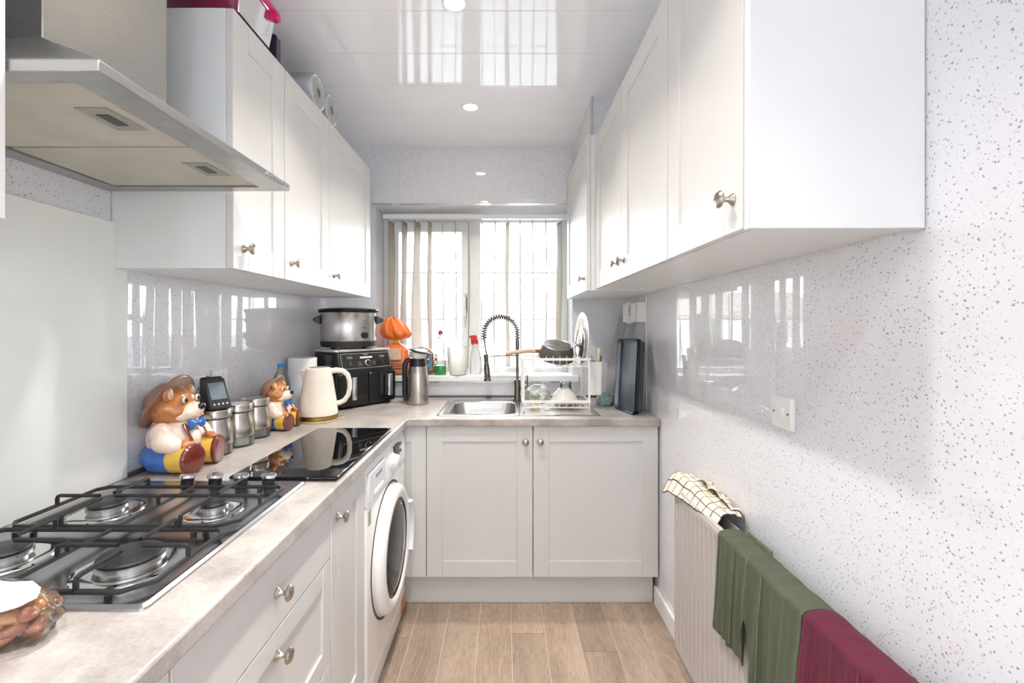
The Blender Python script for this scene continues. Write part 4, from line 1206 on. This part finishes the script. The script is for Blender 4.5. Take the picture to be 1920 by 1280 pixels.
MB().grid(drain, 60, 90).build('drainer', M_sink, t, W=True, angle=70)

t = thing('tap', 'gunmetal spring-neck kitchen tap with pull-down spray head', 'tap', (.078, 2.652, z1))
TY = 2.652
MB().lathe([(.026, 0), (.026, .004), (.0195, .007), (.0185, .012), (.0185, .118), (.016, .122), (0, .122)], n=32).build('column', M_gun, t)
MB().cyl((0, 0, .118), (0, 0, .36), .0085, n=18).build('riser', M_gun, t)
MB().cyl((0, 0, .265), (0, 0, .352), .0118, .0105, n=18).build('riser_sleeve', M_gun, t)
lv = MB().cyl((.012, 0, .078), (.064, 0, .078), .0145, n=20).build('valve_body', M_gun, t, bevel=.003)
MB().tube([(.056, 0, .082), (.058, 0, .10), (.059, 0, .15)], [.0045, .004, .0035], 10).build('lever', M_gun, lv)
# spring neck
arc = []
rad = .0965
for i in range(61):
    a = R(0 + 180 * i / 60); arc.append(Vector((-rad + rad * math.cos(a), 0, .392 + rad * math.sin(a) * 1.0)))
path = [Vector((0, 0, .355)), Vector((0, 0, .375))] + arc + [Vector((-2 * rad, 0, .375)), Vector((-2 * rad + .001, 0, .35))]
MB().tube(path + [Vector((-2 * rad + .006, 0, .31)), Vector((-2 * rad + .014, 0, .265))], .0048, 10).build('hose', M_gun, t)
ds = [0]
for a, b in zip(path, path[1:]): ds.append(ds[-1] + (b - a).length)
def at(s):
    for (d0, p0), (d1, p1) in zip(zip(ds, path), zip(ds[1:], path[1:])):
        if d0 <= s <= d1: return p0.lerp(p1, (s - d0) / (d1 - d0)), (p1 - p0).normalized()
    return path[-1], (path[-1] - path[-2]).normalized()
hel = []; turns = 26; steps = turns * 10
for i in range(steps + 1):
    p, tg = at(ds[-1] * .985 * i / steps)
    n1 = Vector((0, 1, 0)); n2 = tg.cross(n1)
    a = 2 * math.pi * turns * i / steps
    hel.append(p + (n1 * math.cos(a) + n2 * math.sin(a)) * .0145)
MB().tube(hel, .0034, 6).build('spring', M_gun, t)
MB().tube([(0, 0, .262), (-.08, 0, .262), (-.165, 0, .258)], .0045, 10).build('holder_arm', M_gun, t)
hx0 = -2 * rad + .016
sprayer = MB().lathe([(0, .27), (.013, .27), (.0135, .225), (.012, .222), (.0155, .21), (.0175, .16), (.0185, .135), (.0175, .130), (0, .130)], (hx0, 0, 0), 28, M=Matrix.Rotation(R(-4), 3, 'Y')).xf(Matrix.Translation((.012, 0, 0))).build('spray_head', M_gun, t)
MB().lathe([(.021, .115), (.0215, .122), (.0185, .129), (0, .129)], (hx0, 0, 0), 28, M=Matrix.Rotation(R(-4), 3, 'Y')).xf(Matrix.Translation((.012, 0, 0))).build('nozzle', M_gun, sprayer)

# ================================================================== DISH RACK AND WHAT STANDS IN IT
zr = ZW + .004      # the drainer floor
RX0, RX1, RY0, RY1 = .095, .445, 2.335, 2.585
t = thing('dish_rack', 'white two-tier wire dish rack standing on the sink drainer', 'dish rack', (.27, 2.46, zr))
M_wire = pm('white_coated_wire', '#f2f1ee', .35, var=.02)
for nm, za, zb in (('lower_rail', ZW + .042, ZW + .056), ('upper_rail', ZW + .260, ZW + .273)):
    MB().slab([RX0, RX0 + .003, RX1 - .003, RX1], [RY0, RY0 + .003, RY1 - .003, RY1], lambda u, v: not (RX0 + .003 < u < RX1 - .003 and RY0 + .003 < v < RY1 - .003), za, zb).build(nm, M_wire, t, W=True)
for x in (RX0 + .006, RX1 - .006):
    for y_ in (RY0 + .006, RY1 - .006):
        MB().box(x - .0055, x + .0055, y_ - .003, y_ + .003, ZW + .050, ZW + .262).build('upright', M_wire, t, W=True, bevel=.001)
        MB().cyl((x, y_, zr - .001), (x, y_, ZW + .045), .0035, n=10).build('foot', M_wire, t, W=True)
def tier(zrail, drop, rise, n):
    for i in range(n):
        x = RX0 + .018 + (RX1 - RX0 - .036) * i / (n - 1)
        ya, yb = RY0 + .0042, RY1 - .0042
        pts = [(x, ya, zrail + rise), (x, ya, zrail - drop + .006), (x, ya + .006, zrail - drop), (x, yb - .006, zrail - drop), (x, yb, zrail - drop + .006), (x, yb, zrail + rise)]
        MB().tube(pts, .0016, 6).build('wire', M_wire, t, W=True)
    for y_ in (RY0 + .03, (RY0 + RY1) / 2, RY1 - .03, RY0 + .007):
        MB().tube([(RX0 + .004, y_, zrail - drop - .002), (RX1 - .004, y_, zrail - drop - .002)], .0016, 6).build('long_wire', M_wire, t, W=True)
tier(ZW + .052, .034, .0, 10)
tier(ZW + .268, .038, .016, 10)
for x in (RX0 + .002, RX1 - .002):
    MB().tube([(x, RY0 + .01, ZW + .262), (x - .004, RY0 + .06, ZW + .16), (x, RY1 - .01, ZW + .06)], .0022, 6).build('side_brace', M_wire, t, W=True)
ZT = ZW + .232    # top of the upper wires
ZB = ZW + .0196   # top of the lower wires

# upturned saucepan
t = thing('saucepan', 'dark upturned saucepan with brown wooden handle on dish rack', 'saucepan', (.280, 2.455, ZT + .036), rot=(R(19), R(5), 0))
M_pan = pm('grey_nonstick', '#55524c', .4, .2, var=.12, scale=60)
MB().lathe([(.096, 0), (.098, .002), (.0965, .006), (.090, .040), (.082, .066), (.079, .072)] + [(.0765, .0735), (.07, .0735)] + [(.070, .0715), (0, .0715)], n=56).build('pan_body', M_pan, t)
for i, r in enumerate((.066, .056, .046, .036, .026, .016)):
    MB().lathe([(r + .0022, .071), (r + .0016, .0742), (r - .0016, .0742), (r - .0022, .071)], n=40, cap=False).build('base_ridge', pm('pan_ridges', '#8b847b', .35, .6), t)
MB().lathe([(.0785, .0715), (.0795, .0735), (.0765, .0752), (.0745, .0735)], n=56, cap=False).build('base_rim', M_steel, t)
MB().tube([(-.088, 0, .030), (-.10, -.003, .030), (-.118, -.006, .030)], .012, 10, flat=(1.2, .9)).build('handle_collar', pm('copper_brown', '#8d5230', .35, .4), t)
MB().tube([(-.116, -.006, .030), (-.15, -.012, .029), (-.20, -.022, .024), (-.262, -.034, .014), (-.272, -.036, .012)], [.0125, .0125, .0115, .0125, .010], 12, flat=(1.25, .8)).build('handle', pm('pale_wood_handle', '#a58a6d', .5, var=.2, stretch=(1, 12, 12), scale=9), t)

# plate and lid on edge
pl = MB().lathe([(0, .004), (.09, .004), (.105, .010), (.138, .016), (.140, .019), (.136, .020), (.103, .0145), (.088, .0085), (0, .0085)], n=64)
o = pl.build('dinner_plate', pm('white_glaze', '#eceae5', .12, var=.02, coat=.6)); o.location = (.437, 2.462, ZT + .1392); o.rotation_euler = (0, R(-88), R(6))
tag(o, 'large pale plate standing on edge at right end of rack', 'plate')
t = thing('pan_lid', 'smaller glass pan lid with steel rim leaning before the plate', 'lid', (.412, 2.455, ZT + .1022), rot=(0, R(-86), R(3)))
MB().lathe([(0, .014), (.05, .012), (.09, .004), (.098, .0), (.098, -.001), (.05, .010), (0, .012)], n=56).build('glass', M_tum, t)
MB().lathe([(.096, -.002), (.101, -.003), (.102, .001), (.100, .005), (.096, .003)], n=56, cap=False).build('steel_rim', M_steel, t)
MB().lathe([(0, .014), (.008, .014), (.008, .022), (.016, .026), (.015, .034), (0, .036)], n=24).build('lid_knob', M_steel, t)

# utensil holder on the right end
t = thing('utensil_holder', 'white plastic cutlery holder hooked to right end of rack', 'holder', (.487, 2.43, ZW + .075))
MB().loft([rrect(0, 0, .060, .068, .010, 0), rrect(0, 0, .066, .074, .010, .10), rrect(0, 0, .0675, .0755, .010, .103), rrect(0, 0, .068, .076, .010, .175), rrect(0, 0, .063, .071, .009, .175), rrect(0, 0, .058, .066, .009, .004)]).build('cup', M_plast, t, angle=30)
MB().tube([(-.030, 0, .165), (-.036, 0, .19), (-.044, 0, .19), (-.046, 0, .17)], .003, 8).build('hook', M_wire, t)
t = thing('knife', 'knife standing handle-up in the cutlery holder, cream handle', 'knife', (.486, 2.425, ZW + .082), rot=(R(2), R(4), 0))
MB().box(-.0006, .0006, -.010, .010, 0, .13).build('blade', M_steel, t)
MB().tube([(0, 0, .125), (0, 0, .16), (0, 0, .20), (0, 0, .235), (0, 0, .24)], [.007, .008, .0095, .0105, .007], 12, flat=(1, 1.2)).build('handle', pm('cream_handle', '#efe6cb', .4), t)
t = thing('ladle', 'dark spoon end poking out of cutlery holder beside knife', 'spoon', (.505, 2.445, ZW + .082), rot=(R(-4), R(3), 0))
MB().cyl((0, 0, 0), (0, 0, .15), .003, n=8).build('stem', M_steel, t)
MB().ell((0, 0, .176), (.014, .006, .028)).build('bowl', M_steel, t)
t = thing('whisk', 'small wire whisk in the cutlery holder behind the knife', 'whisk', (.470, 2.448, ZW + .082))
MB().cyl((0, 0, 0), (0, 0, .13), .0045, n=10).build('stem', M_blk, t)
for k in range(4):
    a = math.pi * k / 4
    MB().tube([(.014 * math.sin(math.pi * s / 10) * math.cos(a), .014 * math.sin(math.pi * s / 10) * math.sin(a), .13 + .07 * s / 10) for s in range(11)], .0009, 6).build('loop', M_steel, t)

# lower tier: bag of sponges, bowl, plates, tumbler
t = thing('sponge_pack', 'clear bag with green and yellow sponges in lower rack', 'bag', (.182, 2.45, ZB))
def sb(u, v):
    a = 2 * math.pi * u; b = -math.pi / 2 + math.pi * v
    n_ = 1 + .16 * nz(2.2 * math.cos(a) * math.cos(b), 2.2 * math.sin(a) * math.cos(b), 2.2 * math.sin(b)) + .05 * nz(9 * math.cos(a), 9 * math.sin(a) * math.cos(b), 9 * math.sin(b))
    return Vector((.068 * n_ * math.cos(a) * math.cos(b), .060 * n_ * math.sin(a) * math.cos(b), max(.001, .048 + .054 * n_ * math.sin(b))))
MB().grid(sb, 56, 32).build('wrap', thin_glass('white_crinkle_film', '#f4f6f6', .16, .1, .38, '#f4f4f0'), t, angle=80)
MB().box(-.045, .01, -.052, -.012, .004, .030).build('yellow_sponge', pm('yellow_sponge', '#e0c02c', .95, bump=.6, scale=300), t, bevel=.006)
MB().ell((-.012, -.052, .048), (.017, .008, .013)).build('green_badge', pm('green_badge', '#3fae43', .4), t)
MB().box(-.058, -.048, -.030, .0, .02, .06).build('green_strip', pm('green_scourer', '#6f9a3a', .9, bump=.5, scale=200), t, bevel=.002)
M_por = pm('white_porcelain', '#f2eee7', .14, var=.02, coat=.5)
o = MB().lathe([(0, .0005), (.055, .0005), (.06, .004), (.082, .0115), (.083, .0135), (.058, .007), (0, .006)], n=48).build('small_plate', M_por, org=None)
o.location = (.325, 2.45, ZB); tag(o, 'small white plate lying lowest in lower rack under bowl', 'plate')
o2 = dup(o, (.325, 2.45, ZB + .0062), 'second small white plate lying directly under the upturned bowl')
o = MB().lathe([(.072, 0), (.0735, .002), (.070, .012), (.056, .038), (.036, .056), (.034, .062), (.030, .062), (.029, .057), (0, .056), (0, .053), (.034, .052), (.053, .036), (.067, .012), (.069, .0)], n=56, cap=False).build('bowl', M_por)
o.location = (.325, 2.45, ZB + .0202); tag(o, 'white bowl upside down on plates in the lower rack', 'bowl')
o = MB().lathe([(.030, 0), (.0335, .0), (.0325, .05), (.0305, .072), (.028, .075), (0, .075), (0, .068), (.027, .066), (.030, .045), (.031, .0)], n=40, cap=False).build('tumbler', M_tum)
o.location = (.345, 2.545, ZB + .036); tag(o, 'clear glass tumbler upside down behind the white bowl', 'glass')
o.location.z = ZB + .0005
o.scale.z = 1.45

# ================================================================== RIGHT END OF THE BACK WORKTOP
# teal cloth
def rag(u, v):
    a = 2 * math.pi * u; b = -math.pi / 2 + math.pi * v
    d = Vector((math.cos(a) * math.cos(b), math.sin(a) * math.cos(b), math.sin(b)))
    n_ = 1 + .30 * nz(d.x * 2.6, d.y * 2.6, d.z * 2.6 + 4) + .14 * abs(nz(d.x * 6, d.y * 6, d.z * 6))
    return Vector((.046 * d.x * n_, .045 * d.y * n_, max(.0006, .030 + .036 * d.z * n_)))
o = MB().grid(rag, 56, 32).build('dish_cloth', pm('teal_cloth', '#9fbcb9', .95, var=.15, bump=.4, scale=260), angle=80)
o.location = (.562, 2.53, ZW); tag(o, 'crumpled teal dish cloth on worktop beside baking trays', 'cloth')

# baking trays leaning on the wall
def tray_mesh():
    w, h, dp = .205, .372, .018
    f = lambda ww, hh, r, y_: [Vector((p.x, y_, p.y)) for p in rrect(w / 2, h / 2, ww, hh, r, 0, 6)]
    mb = MB().loft([f(w - .024, h - .024, .020, 0), f(w - .018, h - .018, .022, .001), f(w - .006, h - .006, .025, dp), f(w, h, .028, dp + .001), f(w, h, .028, dp - .001), f(w - .006, h - .006, .025, dp - .0025), f(w - .020, h - .020, .022, -.001), f(w - .026, h - .026, .020, -.0012)], False, True)
    mb.f.append(tuple(range(28)))
    return mb.mesh('baking_tray', pm('nonstick_grey', '#5a626c', .26, .55, var=.1, scale=14), 30)
TM = tray_mesh()
labs = ['dark grey baking tray at front of the leaning stack', 'second dark baking tray from front in leaning stack', 'third dark baking tray from front in leaning stack', 'rearmost dark baking tray against the right wall']
for i in range(4):
    o = put('baking_tray', TM)
    o.location = (.650 + .0125 * i, 2.224 + .004 * i + (.010 if i == 3 else 0), ZW + .0008); o.rotation_euler = (R(3.2 - .4 * i), 0, R(103.5 - 1.5 * i))
    tag(o, labs[i], 'baking tray', 'baking trays leaning on the right wall')

# grey chopping board behind the trays
o = MB().loft([[Vector((p.x, y_, p.y)) for p in rrect(0, .255, .16, .51, .02, 0, 5)] for y_ in (0, .005)]).build('chopping_board', pm('grey_board', '#9a9a9e', .45, var=.06), bevel=.001)
o.location = (.603, 2.63, ZW + .002); o.rotation_euler = (R(10), 0, R(92))
tag(o, 'thin grey chopping board leaning behind the baking trays', 'board')

# meter boxes under the corner cabinet
t = thing('junction_box', 'plain white plastic junction box on wall above baking trays', 'box', (.722, 2.44, 1.365))
MB().box(.698, XR - .001, 2.372, 2.52, 1.368, 1.472).build('case', M_plast, t, W=True, bevel=.003)
MB().box(.6972, .6985, 2.374, 2.42, 1.372, 1.468).build('flap', pm('pale_grey_cover', '#d6d6d6', .4), t, W=True)
t = thing('air_freshener', 'small white dispenser with printed label beside junction box', 'dispenser', (.70, 2.555, 1.36))
MB().loft([[Vector((p.x, y_, p.y)) for p in rrect(.700, 1.421, .042, .122, .018, 0, 6)] for y_ in (2.525, 2.60)]).build('case', M_plast, t, W=True, bevel=.003)
lb = MB().box(.687, .712, 2.5235, 2.5255, 1.400, 1.468).build('paper_label', pm('label_paper', '#dfe3e2', .6), t, W=True)
for k in range(6):
    w = (.018, .012, .020, .015, .019, .010)[k]
    MB().box(.6995 - w / 2, .6995 + w / 2, 2.5225, 2.5237, 1.410 + .009 * k, 1.414 + .009 * k).build('printed_line', pm('dark_print', '#55595c', .5), lb, W=True)

# ================================================================== ON TOP OF THE LEFT CABINETS
ZK = ZL + HL + .0005
t = thing('storage_box', 'clear plastic storage box with pink lid on top of cabinets', 'box', (-.905, 1.40, ZK))
M_box = thin_glass('frosted_clear', '#fdfcfd', .06, .10, .05, '#f4f0f4')
bw = MB(); bx, by = -.905, 1.392; zb = ZK + .0195
bw.loft([rrect(bx, by, .285, .200, .02, zb), rrect(bx, by, .312, .222, .02, zb + .100), rrect(bx, by, .320, .230, .02, zb + .102)], True, False).build('tub', M_box, t, W=True, angle=40)
M_pink = pm('pink_plastic', '#d81e78', .3, var=.06)
MB().loft([rrect(bx, by, .330, .240, .022, zb + .1025), rrect(bx, by, .340, .250, .024, zb + .106), rrect(bx, by, .340, .250, .024, zb + .118), rrect(bx, by, .318, .228, .02, zb + .123), rrect(bx, by, .29, .20, .02, zb + .120)]).build('lid', M_pink, t, W=True, angle=40)
for yy in (by + .08, by - .08):
    MB().box(bx + .146, bx + .176, yy - .010, yy + .010, zb + .084, zb + .112).build('clip', M_pink, t, W=True, bevel=.004)
t = thing('dark_case', 'black flat case under the pink lidded box on cabinets', 'case', (-.905, 1.44, ZK))
MB().box(-1.05, -.768, 1.33, 1.498, ZK, ZK + .019).build('case_body', pm('dark_case_plastic', '#2a2a30', .4, var=.1), t, W=True, bevel=.004)
MB().box(-1.05, -.772, 1.498, 1.501, ZK + .008, ZK + .011).build('case_seam', M_blk, t, W=True)
o = MB().loft([[Vector((p.x, y_, p.y)) for p in rrect(0, .05, .30, .10, .012, 0, 5)] for y_ in (0, .03)]).build('upright_folder', pm('dark_purple_case', '#343045', .4, var=.1), bevel=.002)
o.location = (-.915, 1.53, ZK); tag(o, 'dark upright case standing behind the pink lidded box', 'case')

M_tp = pm('white_tissue', '#f0f3f6', .9, var=.02, bump=.25, scale=110)
def roll(label, x, y_, r):
    t = thing('toilet_roll', label, 'paper roll', (x, y_, ZK + r + .003), 0, 'wrapped toilet rolls')
    M = Matrix.Rotation(R(90), 3, 'Y')
    MB().lathe([(.022, -.11), (r - .004, -.11), (r, -.106), (r, .106), (r - .004, .11), (.022, .11)], n=44, M=M, cap=False).build('paper', M_tp, t)
    MB().lathe([(.0222, -.109), (.0222, .109), (.020, .109), (.020, -.109)], n=24, M=M, cap=False).build('core', MATS['card_core'], t)
    def wr(u, v):
        a = 2 * math.pi * u
        prof = ((0, -.112), (r * .5, -.114), (r + .002, -.108), (r + .003, 0), (r + .002, .108), (r * .5, .115), (0, .112))
        k = v * 6; i = min(5, int(k)); f = k - i
        rr = prof[i][0] + (prof[i + 1][0] - prof[i][0]) * f; xx = prof[i][1] + (prof[i + 1][1] - prof[i][1]) * f
        d = .0024 * nz(math.cos(a) * 6, math.sin(a) * 6, v * 18)
        return Vector((xx + d, (rr + d * .8 + .0005) * math.cos(a), max(-r - .0025, (rr + d * .8) * math.sin(a))))
    MB().grid(wr, 48, 36).build('wrap', M_wrap, t, angle=80)
roll('plastic wrapped toilet roll nearer the camera on top of cabinets', -.872, 1.868, .071)
roll('plastic wrapped toilet roll further back on top of cabinets', -.872, 2.014, .067)

# ================================================================== FOOD BAG AT THE NEAR END
t = thing('food_bag', 'clear bag of brown snacks with white label in front of hob', 'bag', (-.745, .628, ZW))
nut = []
for c in ('#a5674a', '#c08a58', '#8a5238', '#d6b678'):
    m = pm('snack_' + c[1:], c, .35, var=.25, scale=40)
    mb = MB().ell((0, 0, 0), (.018, .0105, .009), nu=12, nv=7)
    mb.v = [p * (1 + .25 * nz(p.x * 70, p.y * 70, p.z * 70 + len(nut) * 3)) for p in mb.v]
    nut.append(mb.mesh('snack_piece', m))
for i in range(96):
    a = rnd.uniform(0, 6.28); q = math.sqrt(rnd.random())
    lay = i % 4
    x, y_ = .088 * q * math.cos(a) + .008, .044 * q * math.sin(a)
    put('snack_piece', nut[rnd.choice((0, 0, 1, 1, 2, 3))], t, (x, y_, .015 + .0135 * lay * (1 - .45 * q)), (rnd.uniform(-.6, .6), rnd.uniform(-.6, .6), rnd.uniform(0, 6.28)))
def fb(u, v):
    a = 2 * math.pi * u; b = -math.pi / 2 + math.pi * v
    d = Vector((math.cos(a) * math.cos(b), math.sin(a) * math.cos(b), math.sin(b)))
    n_ = 1 + .12 * nz(d.x * 3, d.y * 3, d.z * 3) + .05 * nz(d.x * 10, d.y * 10, d.z * 10)
    return Vector((.122 * d.x * n_, .064 * d.y * n_, max(.0006, .030 + .046 * d.z * n_)))
MB().grid(fb, 72, 40).build('bag_film', thin_glass('food_bag_film', '#fbfbfb', .05, .06, .05), t, angle=80)
def lab(u, v):
    p = fb((-95 + (98 + 75 * v) * u) / 360 % 1, (126 + 50 * v) / 180)
    return Vector((p.x * 1.03, p.y * 1.03, p.z + .003))
lb = MB().grid(lab, 20, 12).build('paper_label', pm('bag_label', '#f3f1ea', .6, var=.03), t, solid=.0006)
def lab2(u, v):
    p = lab(.30 + .16 * u, .10 + .18 * v); return Vector((p.x * 1.012, p.y * 1.012, p.z + .0012))
MB().grid(lab2, 6, 4).build('printed_block', pm('dark_print', '#55595c', .5), lb)

# ================================================================== RADIATOR AND LAUNDRY
RXF, RZ0, RZ1, RYA, RYB = .640, .14, .74, .45, 1.706
t = thing('radiator', 'white ribbed panel radiator on the right wall under laundry', 'radiator', (.68, 1.08, RZ0))
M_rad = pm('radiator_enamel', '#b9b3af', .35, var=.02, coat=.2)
pitch = .0333
def panel(xf_, depth):
    def f(u, v):
        y_ = RYB - (RYB - RYA) * u; z = RZ0 + (RZ1 - RZ0) * v
        k = sm(.035, .06, v) * (1 - sm(.925, .955, v)) * sm(0, .012, (RYB - y_)) * sm(0, .012, y_ - RYA)
        ph = ((RYB - .012 - y_) / pitch) % 1.0
        gsh = sm(.30, .48, ph) * (1 - sm(.72, .90, ph))
        return Vector((xf_ + depth * k * gsh, y_, z))
    return f
mb = MB().grid(panel(RXF, .009), 380, 40)
mb.build('front_panel', M_rad, t, W=True, angle=60, solid=.0015)
MB().box(.700, .703, RYA, RYB, RZ0, RZ1).build('back_panel', M_rad, t, W=True)
MB().tube([(.6465, RYA, RZ1 - .0005), (.6465, RYB, RZ1 - .0005)], .0075, 12).build('top_seam', M_rad, t, W=True)
MB().box(.640, .702, RYB - .002, RYB, RZ0, RZ1 - .004).build('side_cover', M_rad, t, W=True)
MB().tube([(.6455, RYA, RZ0 + .004), (.6455, RYB, RZ0 + .004)], .006, 10).build('bottom_seam', M_rad, t, W=True)
n_f = 22
for i in range(n_f):
    y_ = RYA + .03 + (RYB - RYA - .06) * i / (n_f - 1)
    MB().box(.655, .699, y_ - .001, y_ + .001, RZ0 + .04, RZ1 - .03).build('convector_fin', M_rad, t, W=True)
for y_ in (RYA + .2, RYB - .2):
    MB().box(.703, XR - .0005, y_ - .02, y_ + .02, RZ0 + .05, RZ1 - .08).build('wall_bracket', M_rad, t, W=True)
MB().tube([(.671, RYB - .06, RZ0 + .05), (.671, RYB - .06, RZ0), (.690, RYB - .06, .05), (.690, RYB - .06, 0.0)], .0075, 10).build('supply_pipe', M_chrome, t, W=True)
MB().lathe([(.014, 0), (.016, .01), (.016, .03), (.012, .04), (0, .04)], (.671, RYB - .06, RZ0 - .03), 18).build('valve', M_plast, t, W=True)


def drape(y0, y1, hem, back, gap, fold, seed, out=0.008):
    """cloth hung over the radiator top: u along the wall, v from the front hem over the top to the back hem"""
    zt = RZ1 + .0105
    def f(u, v):
        y_ = y0 + (y1 - y0) * u
        h = hem
        if gap: h = hem + (gap[2] - hem) * max(0, 1 - abs(u - gap[0]) / gap[1]) ** .55
        h += .006 * nz(u * 5, seed)
        lf = zt - .012 - h; lt = .085; lb = back
        s = v * (lf + lt + lb)
        if s < lf:
            z = h + s; x = RXF - .010; dn = 1 - s / lf
        elif s < lf + lt:
            a = math.pi * (s - lf) / lt; x = .6535 - .0235 * math.cos(a); z = zt - .012 + .0125 * math.sin(a); dn = 0
            x += .026 * (1 - math.cos(a)) / 2
        else:
            z = zt - .012 - (s - lf - lt); x = .7035 + .005; dn = 0
        amp = (.25 + .75 * dn)
        w = nz(u * fold, seed, z * 1.5) * .5 + nz(u * fold * 2.3, seed + 5, z * 3 + 2) * .25
        if s < lf: x -= (out + .045 * max(0, w + .12)) * amp * (.35 + .65 * sm(0, .12, zt - z))
        z += .004 * nz(u * fold, seed + 9) * (1 if s > lf else 0)
        y2 = y_ + .010 * nz(u * 4, z * 5, seed) * dn
        return Vector((x, y2, z))
    return f


M_gr = knit_mat('olive_knit', '#5c624f', '#454a3b')
M_mr = knit_mat('maroon_knit', '#6a2a3d', '#4a1a2b')
M_seam_g = pm('olive_seam', '#5a654d', .85, var=.1)
t = thing('shorts', 'olive green sports shorts draped over the radiator', 'shorts', (.65, 1.15, RZ1))
MB().grid(drape(1.335, .958, .466, .09, (.46, .045, .60), 8.5, 2.0), 150, 84).build('cloth', M_gr, t, W=True, solid=.002, angle=80)
f = drape(1.335, .958, .466, .09, (.46, .045, .60), 8.5, 2.0)
for u in (.012, .25, .42, .60, .985):
    MB().tube([f(u, v / 40) + Vector((-.0018, 0, 0)) for v in range(1, 25)], .0022, 6, flat=(1.6, .7)).build('seam', M_seam_g, t, W=True)
wbd = MB().grid(lambda u, v: Vector((.7135 + .0008 * math.sin(40 * u), 1.33 - .12 * u, .676 + .07 * v)), 60, 4)
wbd.build('waistband', M_seam_g, t, W=True, solid=.003)
t = thing('shorts', 'maroon sports shorts draped over near end of the radiator', 'shorts', (.65, .77, RZ1))
MB().grid(drape(.955, .58, .46, .09, (.49, .045, .60), 9.5, 7.0, .012), 150, 84).build('cloth', M_mr, t, W=True, solid=.002, angle=80)
f = drape(.955, .58, .46, .09, (.49, .045, .60), 9.5, 7.0, .012)
for u in (.015, .40, .985):
    MB().tube([f(u, v / 40) + Vector((-.0018, 0, 0)) for v in range(1, 25)], .0022, 6, flat=(1.6, .7)).build('seam', pm('maroon_seam', '#6c2740', .85), t, W=True)

# tea towel bunched over the far end
def towel(u, v):
    y_ = 1.792 - .405 * u
    wide = .128 - .040 * sm(.15, .95, u)
    x = .622 + .022 * u + wide * v
    crown = math.sin(math.pi * min(1, v * .95 + .04))
    z = .740 + (.040 - .012 * u) * crown ** .8
    dropf = .030 * (1 - u) ** 1.6 + .012
    z -= dropf * (1 - sm(0, .35, v)) + .018 * (1 - sm(0, .16, u)) * (1 - .3 * v)
    z += .016 * sm(.62, 1, v) * abs(nz(u * 13, v * 4, 3.0)) * 2.2
    z += .006 * nz(u * 7, v * 5, 1.0)
    x += .008 * nz(u * 6, v * 3, 8.0)
    return Vector((min(x, XR - .004), y_, z + .006))
t = thing('tea_towel', 'cream tea towel with dark checks bunched on radiator end', 'towel', (.68, 1.6, RZ1))
MB().grid(towel, 90, 36).build('cloth', check_cloth(), t, W=True, solid=.003, angle=80)
def towel2(u, v):
    p = towel(.35 + .62 * u, .60 + .40 * v)
    return Vector((p.x + .002, p.y, p.z + .006 + .020 * abs(math.sin(9 * u + 2 * v)) * math.sin(math.pi * u) ** .5))
MB().grid(towel2, 50, 12).build('bunched_fold', MATS['cream_check_cloth'], t, W=True, solid=.003, angle=80)
